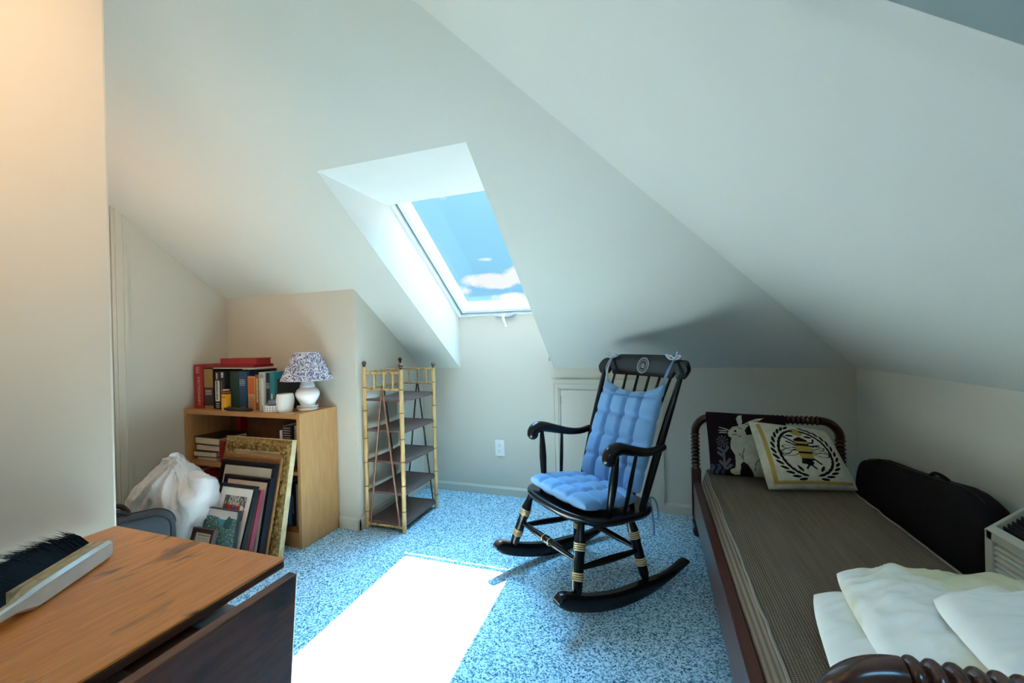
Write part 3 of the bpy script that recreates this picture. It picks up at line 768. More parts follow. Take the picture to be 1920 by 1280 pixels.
# white bed pillows at the foot
GP = 'bare white bed pillows at the foot of the daybed'
m = pillow([(.292, .75, .432), (.80, .74, .432), (.368, 1.262, .428), (.84, 1.24, .428)], .060, 90, None, .018, -.015, 1, backth=.038, p=3.2, rnd_=.10)
o = m.build('bed_pillow', linen, smooth=True, angle=180); tag(o, 'bare white pillow lying lowest, directly on the mattress at the daybed foot', 'pillow', GP)
m = pillow([(.366, .74, .515), (.85, .73, .520), (.428, 1.290, .475), (.858, 1.265, .495)], .072, 110, None, .026, -.02, 4, backth=.030, p=3.0, rnd_=.10)
o = m.build('bed_pillow', stained, smooth=True, angle=180); tag(o, 'yellow-stained white pillow, middle of the three pillows at the daybed foot', 'pillow', GP)
m = pillow([(.454, .72, .600), (.862, .70, .600), (.498, 1.028, .575), (.860, 1.045, .585)], .055, 80, None, .016, -.015, 9, backth=.020, p=3.2, rnd_=.10)
o = m.build('bed_pillow', linen, smooth=True, angle=180); tag(o, 'bare white pillow lying on top of the yellow-stained pillow', 'pillow', GP)

# long black bag in the gap beside the bed
bg = thing('duffel_bag', 'long black fabric bag slumped between the daybed and the right wall', 'bag', (.972, 2.02, 0))
prof = [(2.44, .42), (2.43, .46), (2.417, .49), (2.30, .525), (2.086, .545), (1.888, .566), (1.78, .582), (1.72, .582), (1.67, .562), (1.634, .535), (1.605, .48), (1.585, .40)]
m = MB(); rows = []
for i in range(49):
    y = 2.44-(2.44-1.585)*i/48
    for (ya, za), (yb_, zb_) in zip(prof, prof[1:]):
        if yb_ <= y <= ya: zt = za+(zb_-za)*(ya-y)/(ya-yb_)
    e = min(1, min((2.445-y), (y-1.58))/.05)**.5
    row = []
    for k in range(28):
        a = 2*PI*k/28; ca, sa = math.cos(a), math.sin(a)
        row.append(m.bm.verts.new((.073*e*math.copysign(abs(ca)**.6, ca), y-2.02, zt/2+zt/2*math.copysign(abs(sa)**.62, sa)+.004*noise.noise(V((y*9, a*2, 0))))))
    rows.append(row)
for a, bb in zip(rows, rows[1:]):
    for k in range(28): m.bm.faces.new([a[k], a[(k+1) % 28], bb[(k+1) % 28], bb[k]])
m.bm.faces.new(rows[0]); m.bm.faces.new(rows[-1][::-1]); m.build('bag_body', nylon, bg, smooth=True, angle=60)
m = MB(); curve_tube(m, [(0, -.06, .555), (0, -.085, .574), (0, -.12, .578), (0, -.16, .572)], .007, 8); m.build('carry_handle', nylon, bg, smooth=True)
m = MB(); m.tube([(-.012, 2.40-2.02-.85*i/20*.86, 0) for i in range(21)], .002)
for v in m.bm.verts:
    y = v.co.y+2.02
    for (ya, za), (yb_, zb_) in zip(prof, prof[1:]):
        if yb_ <= y <= ya: v.co.z += za+(zb_-za)*(ya-y)/(ya-yb_)
m.build('zipper', dkgrill, bg)

# louvered box
lb = thing('louvered_box', 'ivory louvered box with a sloping black grille top beside the white pillows', 'ventilator', (.97, 1.31, 0))
bx0, bx1, by0, by1 = -.07, .076, -.24, .252
zL, zRr = .525, .648
m = MB(); zt = lambda x: zL+(zRr-zL)*(x-bx0)/(bx1-bx0)
m.prism([(bx0, by1-.006, 0), (bx1, by1-.006, 0), (bx1, by1-.006, zRr), (bx0, by1-.006, zL)], (0, .012, 0))
m.prism([(bx0, by0-.006, 0), (bx1, by0-.006, 0), (bx1, by0-.006, zRr), (bx0, by0-.006, zL)], (0, .012, 0))
m.box(bx1-.01, bx1, by0, by1, 0, zRr); m.box(bx0, bx1, by0, by1, 0, .02)
m.box(bx0-.002, bx0+.012, by1-.022, by1+.006, 0, zL); m.box(bx0-.002, bx0+.012, by0-.006, by0+.022, 0, zL)
m.prism([(bx0-.002, by0, zL-.025), (bx0+.016, by0, zL-.025), (bx0+.016, by0, zt(bx0+.016)), (bx0-.002, by0, zL)], (0, by1-by0, 0))
m.build('case', acw, lb, bevel=.0015)
m = MB()
for i in range(40):
    z = .04+i*.0158
    if z > zL-.040: break
    m.prism([(bx0+.001, by0+.02, z), (bx0+.002, by0+.02, z-.002), (bx0+.013, by0+.02, z+.010), (bx0+.012, by0+.02, z+.0125)], (0, by1-by0-.04, 0))
m.build('louvers', acw, lb)
m = MB()
m.prism([(bx0+.014, by0+.012, zt(bx0+.014)-.030), (bx1-.012, by0+.012, zt(bx1-.012)-.030), (bx1-.012, by0+.012, zt(bx1-.012)-.036), (bx0+.014, by0+.012, zt(bx0+.014)-.036)], (0, by1-by0-.024, 0))
for i in range(12):
    x = bx0+.018+i*.0095
    m.prism([(x, by0+.012, zt(x)-.03), (x+.003, by0+.012, zt(x)-.03), (x+.003, by0+.012, zt(x)-.006), (x, by0+.012, zt(x)-.006)], (0, by1-by0-.026, 0))
m.build('grille', dkgrill, lb)
m = MB(); m.box(bx0+.014, bx0+.017, by0+.01, by1-.01, .02, zL-.04); m.build('inner_panel', dkgrill, lb)

# ------------------------------------------------------------------ bookcase
BX0, BX1, BYF, BYB, BH = -2.716, -1.812, 1.727, 2.003, .731
bc = thing('bookcase', 'low oak-veneer bookcase with two open shelves in the left corner', 'bookcase', ((BX0+BX1)/2, (BYF+BYB)/2, 0))
hx = (BX1-BX0)/2; hy = (BYB-BYF)/2; T = .022
for s in (-1, 1):
    m = MB(); m.box(s*hx-(T if s > 0 else 0), s*hx+(0 if s > 0 else T), -hy, hy, 0, BH-T-.004 if s < 0 else BH); m.build('side_panel', oak, bc, bevel=.001)
m = MB(); m.box(-hx, hx-T, -hy, hy, BH-.028, BH); m.build('top', oakh, bc, bevel=.001)
for z in (.394, .060):
    m = MB(); m.box(-hx+T, hx-T, -hy+.006, hy-.006, z, z+.022); m.build('shelf', oakh, bc, bevel=.001)
m = MB(); m.box(-hx+T, hx-T, -hy+.012, -hy+.03, 0, .060); m.build('plinth', oakh, bc)
m = MB(); m.box(-hx+T, hx-T, hy-.006, hy, 0, BH-.028); m.build('back_panel', oakb, bc)

# books ------------------------------------------------------------
RED = cover('red_cloth', (.30, .006, .010), .45); RED2 = cover('deep_red_cloth', (.22, .004, .007), .4); BLK = cover('black_cloth', (.010, .010, .011), .4)
BRNB = cover('black_brown_jacket', (.020, .012, .009)); OCH = cover('ochre_jacket', (.28, .17, .05)); GRN = cover('dark_green_cloth', (.008, .035, .025)); BLU = cover('blue_cloth', (.010, .055, .13))
NAV = cover('navy_cloth', (.008, .012, .04)); TAN = cover('tan_jacket', (.48, .25, .10)); ORG = cover('orange_jacket', (.50, .09, .015)); BRN = cover('brown_leatherette', (.22, .085, .025))
PAL = cover('pale_grey_green_jacket', (.40, .46, .42)); TGR = cover('grey_teal_jacket', (.14, .24, .22)); TEAL = cover('teal_jacket', (.012, .17, .20), .3); WHT = cover('white_jacket', (.66, .66, .63)); LBL = cover('mid_blue_jacket', (.05, .18, .30)); DKG = cover('dark_green_black_jacket', (.012, .02, .018), .4)
GREY = cover('grey_jacket', (.30, .32, .33))
def book_up(label, x0, x1, yf, depth, z0, h, cov, group, deco=None, side=None, lean=0):
    o = thing('book', label, 'book', ((x0+x1)/2, yf+depth/2, z0), 0, group); o.rotation_euler[1] = lean
    w = (x1-x0)/2; d = depth/2; b_ = min(.0025, w*.25); m = MB()
    m.box(-w, w, -d, -d+.004, 0, h); m.box(-w, -w+b_, -d+.003, d, 0, h); m.box(w-b_, w, -d+.003, d, 0, h); m.build('cover', cov, o, bevel=.0008)
    m = MB(); m.box(-w+b_, w-b_, -d+.004, d-.004, .003, h-.004); m.build('pages', pagem, o)
    if deco:
        for nm, mt_, fn in deco:
            m = MB(); fn(m, w, d, h); m.build(nm, mt_, o)
    return o
def patch(z0, z1, xi=0): return lambda m, w, d, h: m.box(-w+xi, w-xi, -d-.0009, -d, z0*h, z1*h)
def scrib(z0, z1, n, sz=.55, vertical=False, seed=1):
    """rows of small strokes standing for lettering too small to read"""
    def fn(m, w, d, h):
        rnd = random.Random(seed)
        if vertical:
            z = z1*h
            while z > z0*h:
                L = rnd.uniform(.003, .009)
                for q in (-1, 0, 1)[:max(1, n)]:
                    m.box(q*w*.34-w*.13, q*w*.34+w*.13*sz*2, -d-.0014, -d-.0004, max(z-L, z0*h), z)
                z -= L+.0028
        else:
            for i in range(n):
                z = (z0+(z1-z0)*(i+.5)/n)*h; x = -w*.75
                while x < w*.6:
                    L = rnd.uniform(.003, .007); m.box(x, min(x+L, w*.75), -d-.0014, -d-.0004, z-.0016, z+.0016); x += L+.002
    return fn
GB = 'books standing in a row on the bookcase top'
zT = BH; YS = 1.767
def dict_text(m, w, d, h):
    text_mesh(m, 'DICTIONARY', .029, (.003, -d, h*.40), (0, 0, -1), (1, 0, 0), spacing=1.0)
def dict_orn(m, w, d, h):
    for i in range(7):
        z = h*(.81+i*.022); m.box(-w*.55+.004*(i % 2), w*.35-.005*(i % 3), -d-.0012, -d-.0003, z, z+.0022)
book_up('thick red book with DICTIONARY in pale letters down its spine', -2.683, -2.603, YS, .20, zT, .268, RED, GB, [('title_lettering', inkr, dict_text), ('ornament', inkr, dict_orn)])
book_up('brown and black book with ochre spine panel, right of the red dictionary', -2.598, -2.522, YS+.004, .19, zT, .2435, BRNB, GB, [('spine_panel', OCH, patch(.53, .99)), ('spine_foot', OCH, patch(.0, .08)), ('title_lettering', inkw, scrib(.34, .48, 4, seed=3))])
book_up('black paperback with a white label down its spine', -2.490, -2.452, YS-.006, .15, zT, .226, BLK, GB, [('spine_label', WHT, patch(.22, .76, .0008)), ('title_lettering', dark_ink, lambda m, w, d, h: (scrib(.25, .74, 2, .4, True, 5)(m, w, d+.0008, h))), ('heading', inkw, scrib(.80, .96, 2, .5, True, 6)), ('foot_mark', inkw, scrib(.04, .18, 3, seed=7))])
book_up('black book with small white titling beside the white-labelled paperback', -2.448, -2.412, YS-.006, .15, zT, .228, BLK, GB, [('title_lettering', inkw, scrib(.84, .97, 3, .6, True, 8)), ('subtitle', GREY, scrib(.30, .74, 1, .5, True, 9)), ('foot_mark', inkw, scrib(.04, .12, 1, seed=10))])
book_up('dark green book standing behind the yellow bottle', -2.398, -2.326, YS+.016, .16, zT, .226, GRN, GB)
book_up('plain blue book with white titling near its top', -2.322, -2.262, YS+.014, .17, zT, .228, BLU, GB, [('title_lettering', inkw, scrib(.62, .80, 4, seed=11)), ('foot_mark', inkw, scrib(.03, .09, 1, seed=12))])
book_up('navy book set back between the blue and the tan book', -2.258, -2.236, YS+.05, .15, zT, .232, NAV, GB)
book_up('tan book with a large orange spine panel', -2.254, -2.197, YS+.016, .03, zT, .198, TAN, GB, [('spine_panel', ORG, patch(.48, .95, .006)), ('title_lettering', BRN, scrib(.05, .40, 6, seed=13))])
book_up('brown book with gilt titling down its spine', -2.194, -2.165, YS+.016, .15, zT, .206, BRN, GB, [('title_lettering', inkg, scrib(.22, .90, 3, .5, True, 14))])
book_up('pale grey-green book with a white strip on its spine', -2.161, -2.118, YS+.012, .20, zT, .222, PAL, GB, [('spine_strip', WHT, lambda m, w, d, h: m.box(-w*.1, w*.65, -d-.0009, -d, .02*h, .84*h)), ('title_lettering', dark_ink, scrib(.86, .95, 2, seed=15))])
book_up('navy book with pale titling between the grey-green and the teal book', -2.114, -2.082, YS+.018, .18, zT, .218, NAV, GB, [('title_lettering', inkw, scrib(.58, .74, 4, seed=16))])
tb = book_up('large teal book at the row end, its cover showing a black square', -2.078, -2.043, YS+.012, .20, zT, .222, TEAL, GB, [('title_lettering', inkw, scrib(.08, .45, 2, .5, True, 17))])
m = MB(); m.box(.0175, .0184, -.08, .10, .0, .180); m.build('cover_picture', DKG, tb)
m = MB()
for i in range(9): m.box(.0175, .0186, -.03+i*.011, -.023+i*.011, .200, .204)
m.build('cover_lettering', inkw, tb)
def book_flat(label, x0, x1, y0, y1, z0, th, cov, group=None, rz=0, pages=pagem, spine_front=False):
    o = thing('book', label, 'book', ((x0+x1)/2, (y0+y1)/2, z0), rz, group); w = (x1-x0)/2; d = (y1-y0)/2; b_ = min(.004, th*.16); m = MB()
    m.box(-w, w, -d, d, 0, b_); m.box(-w, w, -d, d, th-b_, th)
    if spine_front: m.box(-w, w, -d, -d+.004, b_*.5, th-b_*.5)
    else: m.box(-w, w, d-.004, d, b_*.5, th-b_*.5)
    m.build('cover', cov, o, bevel=.001); e = .004
    m = MB(); m.box(-w+e, w-e, -d+e+(.001 if spine_front else 0), d-e, b_, th-b_); m.build('pages', pages, o); return o
zb = zT+.244
o = thing('magazine', 'thin white magazine under the red books lying across the row', 'magazine', (-2.345, 1.83, zb))
m = MB(); m.box(-.17, .165, -.063, .09, 0, .0045); m.build('magazine_pages', WHT, o, bevel=.0005)
book_flat('thin red book lying across the row of books under the thicker red one', -2.592, -2.178, YS-.002, 1.90, zb+.005, .017, RED2, 'red books lying on the row', spine_front=True, pages=RED2)
book_flat('thick red book on top of the thin red book above the row', -2.462, -2.170, YS+.008, 1.875, zb+.0225, .038, RED, 'red books lying on the row', spine_front=True, pages=RED2)
# ornaments on the bookcase
o = thing('bottle', 'yellow square bottle with a dark cap in front of the dark green book', 'bottle', (-2.374, 1.741, zT))
m = MB(); m.box(-.020, .020, -.016, .016, 0, .098); m.build('bottle_body', mat('amber_yellow_plastic', (.75, .33, .02), .4), o, bevel=.003)
m = MB(); m.box(-.017, .017, -.0165, -.016, .078, .081); m.build('print', dark_ink, o)
m = MB(); m.box(-.0185, .0185, -.015, .015, .098, .106); m.box(-.015, .015, -.0135, .0135, .110, .118); m.build('cap', mat('dark_brown_cap', (.03, .015, .008), .4), o, bevel=.001)
m = MB(); m.box(-.019, .019, -.0152, .0152, .1055, .1105, 0); m.build('cap_band', ORG, o)
m = MB(); m.box(-.013, .013, -.0125, .0125, .118, .125); m.build('spout', WHT, o, bevel=.002)
m = MB(); pts = [(-2.385+.23*i/12, 1.732+.0, zT+.013) for i in range(13)]; m.tube(pts, [.004, .011, .013, .0125, .012, .0115, .011, .011, .0108, .0105, .010, .009, .005], 12)
for v in m.bm.verts: v.co.z = max(v.co.z, zT+.0005)
o = m.build('spectacle_case', blackp, smooth=True); tag(o, 'slim black case lying before the books on the bookcase', 'case')
o = thing('trinket_dish', 'small oval white dish with a dark grid pattern', 'dish', (-2.045, 1.772, zT)); o.rotation_euler[2] = .35
m = MB(); pr_ = [(.052, 0), (.058, .002), (.0605, .036), (.0585, .037), (.055, .006), (.02, .004)]; m.lathe(pr_, seg=48, sy=.62)
m.build('dish_body', ceram, o, smooth=True)
m = MB()
for i in range(24):
    a = 2*PI*i/24; m.tube([(.0588*math.cos(a), .0588*.62*math.sin(a), .003), (.0610*math.cos(a), .061*.62*math.sin(a), .0355)], .0007, 5)
for z, R_ in ((.012, .0593), (.025, .0602)): m.tube([(R_*math.cos(2*PI*k/48), R_*.62*math.sin(2*PI*k/48), z) for k in range(49)], .0007, 5, False)
m.build('grid_lines', dark_ink, o)
m = MB()
for i, (R_, z, dx_) in enumerate(((.030, .012, 0), (.028, .028, .002), (.027, .043, .004), (.027, .054, .007))): m.ring((dx_, 0, z), R_*.68, .0105, seg=32, ts=10); m.lathe([(R_*.6, z-.006), (R_*.6, z+.005)], (dx_, 0, 0), 24)
o = m.build('rubber_coil', mat('grey_blue_rubber', (.13, .17, .25), .6), smooth=True); o.location = (-2.050, 1.772, zT+.006); tag(o, 'grey-blue rubber coil piled in the grid-patterned dish', 'coil')
m = MB(); m.lathe([(.030, 0), (.034, .002), (.040, .02), (.046, .055), (.0465, .075), (.043, .097), (.0405, .103), (.038, .103), (.0405, .095), (.043, .075), (.042, .05), (.034, .012), (.01, .008)], seg=44)
o = m.build('cup', cupm, smooth=True, angle=60); o.location = (-1.958, 1.772, zT); tag(o, 'plain white handleless cup between the grid dish and the lamp', 'cup')
m = MB(); m.face([(-1.955, 1.733, zT+.001), (-1.875, 1.738, zT+.001), (-1.872, 1.752, zT+.001), (-1.945, 1.748, zT+.001)]); m.prism([(-1.955, 1.733, zT+.0004), (-1.875, 1.738, zT+.0004), (-1.872, 1.752, zT+.0004), (-1.945, 1.748, zT+.0004)], (0, 0, .0008))
o = m.build('paper_slip', WHT); tag(o, 'small slip of white paper in front of the cup', 'paper')
# lamp
lp = thing('table_lamp', 'small white ceramic lamp with a blue-speckled pleated shade on the bookcase', 'lamp', (-1.888, 1.862, zT))
m = MB(); m.lathe([(.048, 0), (.052, .004), (.050, .010), (.043, .018), (.038, .026), (.038, .032), (.045, .046), (.057, .066), (.0645, .086), (.0645, .100), (.056, .118), (.043, .129), (.040, .133), (.042, .137), (.0405, .142), (.038, .147), (.036, .158), (.028, .168), (.022, .172), (.012, .174)], seg=48)
m.build('lamp_base', ceram, lp, smooth=True, angle=70)
m = MB(); m.tube([(0, 0, .17), (0, 0, .30)], .008, 12); m.build('stem', steel, lp, smooth=True)
shade_m, nt, b = newmat('blue_sprigged_cotton')
vv = N(nt, 'ShaderNodeTexNoise'); vv.inputs['Scale'].default_value = 130; vv.inputs['Detail'].default_value = 3; vv.inputs['Distortion'].default_value = 1.2; nt.links.new(coords(nt), vv.inputs['Vector'])
r = ramp(nt, [(.47, (.78, .80, .86)), (.53, (.07, .085, .20))], vv.outputs['Fac']); nt.links.new(r.outputs[0], b.inputs['Base Color']); b.inputs['Roughness'].default_value = .85
m = MB(); NP = 44
def sh(q, j):
    a = 2*PI*q; ple = 1+.045*(2*abs(((NP*q) % 1)-.5)*2-1); R_ = .134*(1-j)+.066*j; return V((R_*ple*math.cos(a), R_*ple*math.sin(a), .173+.157*j))
m.grid(NP*6, 8, sh, close_u=True); m.grid(NP*6, 8, lambda q, j: sh(q, j)*1.0 - V((sh(q, j).x*.02, sh(q, j).y*.02, 0)), flip=True, close_u=True)
m.build('lamp_shade', shade_m, lp, smooth=True, angle=180)
m = MB(); m.ring((0, 0, .175), .134, .002, seg=60); m.ring((0, 0, .329), .066, .002, seg=48)
for k in range(3): a = 2*PI*k/3; m.tube([(0, 0, .30), (.066*math.cos(a), .066*math.sin(a), .328)], .0012, 6)
m.build('shade_wire', WHT, lp)
m = MB(); pts = []
for i in range(60):
    a = 2*PI*i/24; R_ = .047+.010*abs(math.sin(a*.5+.4)); pts.append((R_*math.cos(a), R_*math.sin(a)*.95, .008+.018*(.5+.5*math.sin(a*1.3))))
m.tube(pts, .0028, 8); m.box(-.062, -.048, -.02, 0, .004, .024); m.build('cord', WHT, lp, smooth=True)
# books on the shelves
GS = 'books stacked flat on the middle shelf'; zs_ = .416
book_flat('thin bottom book of the flat stack on the middle shelf', -2.672, -2.50, 1.765, 1.93, zs_, .022, GREY, GS)
book_flat('third book down in the flat stack, pale pages over dark cover', -2.690, -2.50, 1.757, 1.93, zs_+.022, .035, BLK, GS, .03)
book_flat('second book down in the flat stack on the middle shelf', -2.680, -2.475, 1.765, 1.935, zs_+.057, .040, BLK, GS, -.02)
book_flat('black-covered top book of the flat stack on the middle shelf', -2.683, -2.462, 1.760, 1.94, zs_+.097, .046, BLK, GS, -.04)
GU = 'books standing inside the bookcase'
book_up('slim red book standing at the back of the middle shelf', -2.568, -2.53, 1.945, .045, zs_, .27, RED, GU)
book_up('red book standing behind the gilt frame on the middle shelf', -2.455, -2.42, 1.752, .16, zs_, .13, RED2, GU)
book_up('red book standing in the lower bay behind the white bag', -2.665, -2.60, 1.757, .17, .082, .275, RED, GU)
book_up('slim white-edged book left of the black book on the middle shelf', -2.020, -2.006, 1.785, .16, zs_, .205, WHT, GU)
book_up('black book with white lines of titling on the middle shelf', -2.004, -1.936, 1.79, .16, zs_, .238, BLK, GU, [('title_lettering', inkw, scrib(.55, .95, 7, seed=21))])
book_up('grey-white spined book right of the black book on the middle shelf', -1.928, -1.906, 1.80, .16, zs_, .236, GREY, GU, [('title_lettering', dark_ink, scrib(.3, .9, 1, .6, True, 22))])
book_up('grey spined book against the right side of the middle shelf', -1.902, -1.864, 1.81, .16, zs_, .226, GREY, GU)
book_up('pale blue-grey book in the lower bay beside the gilt frame', -2.02, -1.985, 1.79, .15, .082, .232, PAL, GU)
book_up('mid-blue book in the lower bay behind the gilt frame', -1.982, -1.957, 1.79, .15, .082, .242, LBL, GU)
book_up('black book with pale titling in the lower bay', -1.954, -1.930, 1.795, .15, .082, .235, BLK, GU, [('title_lettering', GREY, scrib(.3, .75, 2, .5, True, 23))])
book_up('grey-blue slim book right of the black book in the lower bay', -1.927, -1.908, 1.80, .15, .082, .236, GREY, GU)
book_up('dark blue book at the right end of the lower bay', -1.904, -1.868, 1.81, .15, .082, .225, BLU, GU)

# ------------------------------------------------------------------ picture frames leaning on the bookcase
def frame_thing(label, xr, W, ztop, Yt, Yb, depth, border, fmat, group, inner, rot=0, prof='flat', matw=0, matm=None, sidem=None):
    L = math.hypot(ztop, Yt-Yb); lean = math.atan2(Yt-Yb, ztop)
    o = thing('picture_frame', label, 'picture frame', (xr-W/2, Yb, 0), 0, group); o.rotation_euler = (-lean, 0, rot)
    hw = W/2
    # local: x across, z up the frame, front at y=0, thickness to +y
    m = MB(); ring_ = []
    if prof == 'flat':
        pr = [(0, depth), (0, 0), (border*.25, -.001), (border*.7, .001), (border, .004), (border, depth)]
    elif prof == 'bead':
        pr = [(0, depth), (0, .002), (.003, 0), (border*.4, .004), (border*.8, .002), (border, .006), (border, depth)]
    for ins, y in pr:
        ring_.append([m.bm.verts.new((x, y, z)) for x, z in ((-hw+ins, ins), (hw-ins, ins), (hw-ins, L-ins), (-hw+ins, L-ins))])
    for a, bb in zip(ring_, ring_[1:]+ring_[:1]):
        for i in range(4): m.bm.faces.new([a[i], a[(i+1) % 4], bb[(i+1) % 4], bb[i]])
    m.build('frame_moulding', fmat, o)
    m = MB(); m.box(-hw+border*.5, hw-border*.5, depth*.5, depth*.9, border*.5, L-border*.5); m.build('backing', oakb, o)
    if matm:
        m = MB(); a = border-.002; bb = border+matw
        for q in ((-hw+a, hw-a, a, bb), (-hw+a, hw-a, L-bb, L-a), (-hw+a, -hw+bb, bb, L-bb), (hw-bb, hw-a, bb, L-bb)): m.box(q[0], q[1], .006, .008, q[2], q[3])
        m.build('mount', matm, o)
    if inner: inner(o, hw, L, border+matw, depth)
    return o
def plain(mt_):
    def fn(o, hw, L, b_, d):
        m = MB(); m.box(-hw+b_-.002, hw-b_+.002, .0075, .010, b_-.002, L-b_+.002); m.build('picture', mt_, o)
    return fn
def pic(fn_mi, mats, nx=90, ny=90):
    def fn(o, hw, L, b_, d):
        m = MB(); m.grid(nx, ny, lambda u, v: V((-hw+b_+u*(2*hw-2*b_), .0075, b_+v*(L-2*b_))), fn_mi); m.build('picture', mats, o)
    return fn
GF = 'picture frames stacked against the bookcase'
blackw = mat('black_painted_wood', (.006, .007, .010), .32, spec=.3); brownw = wood('brown_frame_wood', (.22, .09, .025), (.34, .16, .05), (20, 20, 5), .4)
gilt, nt, b = newmat('antique_gilt')
nz = N(nt, 'ShaderNodeTexNoise'); nz.inputs['Scale'].default_value = 60; nz.inputs['Detail'].default_value = 5; nt.links.new(coords(nt), nz.inputs['Vector'])
r = ramp(nt, [(.35, (.13, .075, .02)), (.6, (.36, .23, .07)), (.8, (.68, .50, .22))], nz.outputs['Fac']); nt.links.new(r.outputs[0], b.inputs['Base Color']); b.inputs['Roughness'].default_value = .4; b.inputs['Metallic'].default_value = .35
giltside = mat('worn_cream_gesso', (.55, .45, .26), .6, var=.2, vscale=30)
tanp = mat('tan_canvas', (.50, .38, .24), .8); greymat = mat('pale_grey_mount', (.52, .52, .46), .7); cream = mat('cream_mount', (.70, .61, .52), .7); whmat = mat('white_mount', (.76, .74, .70), .7)
# ornate gilt frame
xr, W, zt_, Yt, Yb = -1.829, .493, .597, 1.698, 1.588
L = math.hypot(zt_, Yt-Yb); lean = math.atan2(Yt-Yb, zt_); hw = W/2
gf = thing('picture_frame', 'large ornate gilt frame with carved scrollwork, rearmost against the bookcase', 'picture frame', (xr-W/2, Yb, 0), 0, GF); gf.rotation_euler = (-lean, 0, 0)
BW = .072
m = MB()
pr = [(0, .028), (0, .004), (.003, 0)] + [(.004+.066*k/14, None) for k in range(15)] + [(BW, .020), (BW, .028)]
def relief(s, q, side):
    # s along the side in metres, q 0..1 across the moulding
    base = -.012*math.sin(PI*min(1, q*1.1))+.004
    edge = abs(((s*11) % 1)-.5)*2
    a = math.sin(s*75+math.sin(q*7+s*31)*2.2)*math.cos(q*13+math.sin(s*47)*1.6)
    n2 = noise.noise(V((s*70, q*5.5, side*3.1)))
    amp = smooth01(q, .25, .45)*(1-smooth01(q, .93, 1))
    return base-amp*(.0055*a+.006*n2)
def gilt_side(p0, p1, side):
    p0 = V(p0); p1 = V(p1); d = (p1-p0); Ls = d.length; d.normalize(); inn = V((-d.z, 0, d.x)); n = int(Ls/.0035); rows = []
    for i in range(n+1):
        s = Ls*i/n; row = []
        for ins, y in pr:
            s2 = min(max(s, ins), Ls-ins)
            if y is None: q = (ins-.004)/.066; y = relief(s2, q, side)
            row.append(m.bm.verts.new(p0+d*s2+inn*ins+V((0, y, 0))))
        rows.append(row)
    for a, bb in zip(rows, rows[1:]):
        for k in range(len(pr)-1):
            f = m.bm.faces.new([a[k], a[k+1], bb[k+1], bb[k]]); f.material_index = 1 if k < 2 else 0
P4 = [(-hw, 0, 0), (hw, 0, 0), (hw, 0, L), (-hw, 0, L)]
for i in range(4): gilt_side(P4[i], P4[(i+1) % 4], i)
go = m.build('frame_moulding', [gilt, giltside], gf, smooth=True, angle=70)
m = MB(); rnd = random.Random(5)
def scroll(cx_, cz_, R_, dirn, turns=1.4):
    pts = []; n = 22
    for i in range(n):
        a = turns*2*PI*i/n; rr = R_*(1-.75*i/n); pts.append((cx_+rr*math.cos(a*dirn+dirn), -.012, cz_+rr*math.sin(a*dirn+dirn)))
    m.tube(pts, [.0042-.002*i/n for i in range(n)], 6)
for i in range(4):
    p0 = V(P4[i]); p1 = V(P4[(i+1) % 4]); d = (p1-p0); Ls = d.length; d.normalize(); inn = V((-d.z, 0, d.x)); k = int(Ls/.034)
    for j in range(k+1):
        s = .03+(Ls-.06)*j/k; c = p0+d*s+inn*(.045+.009*math.sin(j*2.4)); scroll(c.x, c.z, .012+.004*math.sin(j*1.7), 1 if j % 2 else -1)
m.build('carved_scrolls', gilt, gf, smooth=True)
m = MB(); m.box(-hw+BW-.004, hw-BW+.004, .012, .02, BW-.004, L-BW+.004); m.build('canvas', tanp, gf)
for s_ in (0,):
    m = MB()
    for q in ((-hw+.066, hw-.066, .066, .078), (-hw+.066, hw-.066, L-.078, L-.066), (-hw+.066, -hw+.078, .078, L-.078), (hw-.078, hw-.066, .078, L-.078)): m.box(q[0], q[1], .004, .014, q[2], q[3])
    m.build('inner_slip', giltside, gf, bevel=.001)
frame_thing('plain brown wooden frame leaning in front of the ornate gilt frame', -1.862, .422, .511, 1.655, 1.535, .012, .022, brownw, GF, plain(brownw))
frame_thing('black frame with a pale grey mount, in front of the brown wooden frame', -1.868, .392, .488, 1.625, 1.512, .022, .026, blackw, GF, plain(greymat), matw=.05, matm=greymat)
frame_thing('dark frame with a cream mount, in front of the grey-mounted black frame', -1.853, .322, .428, 1.578, 1.484, .024, .022, blackw, GF, plain(cream), matw=.05, matm=cream)
redf = mat('rose_red_lacquer', (.25, .022, .05), .3, coat=.3)
frame_thing('slim rose-red frame holding tan paper, behind the group photo', -1.862, .30, .385, 1.530, 1.424, .022, .012, redf, GF, plain(tanp))
phm = [mat('snow_grey', (.55, .55, .53), .5), mat('tree_grey', (.08, .08, .085), .5), mat('jacket_red', (.50, .012, .015), .5), mat('jacket_blue', (.03, .07, .26), .5), mat('skin_tone', (.50, .30, .22), .5), whmat]
def photo_mi(u, v):
    if u < .04 or u > .96 or v < .04 or v > .97: return 5
    if v < .70: return 0 if noise.noise(V((u*9, v*20, 2))) > -.15 else 1
    if v < .845:
        k = (u-.04)/.86*6
        if 0 <= k < 6:
            c = abs(k % 1-.5)
            if c < .47-.9*max(0, v-.79): return (1, 2, 2, 3, 2, 5)[int(k)]
    if v < .90:
        k = (u-.04)/.86*6
        if 0 <= k < 6 and math.hypot((k % 1-.5)/1.6, (v-.868)*6) < .14: return 4
    if u < .26 and noise.noise(V((u*14, v*9, 0))) > -.3: return 1
    return 1 if noise.noise(V((u*26, v*34, 4))) > .10 - .25*(u > .7) else 0
frame_thing('black-framed group photo with red and blue jackets, white mount', -1.848, .243, .418, 1.492, 1.362, .020, .016, blackw, GF, pic(photo_mi, phm), matw=.026, matm=whmat)
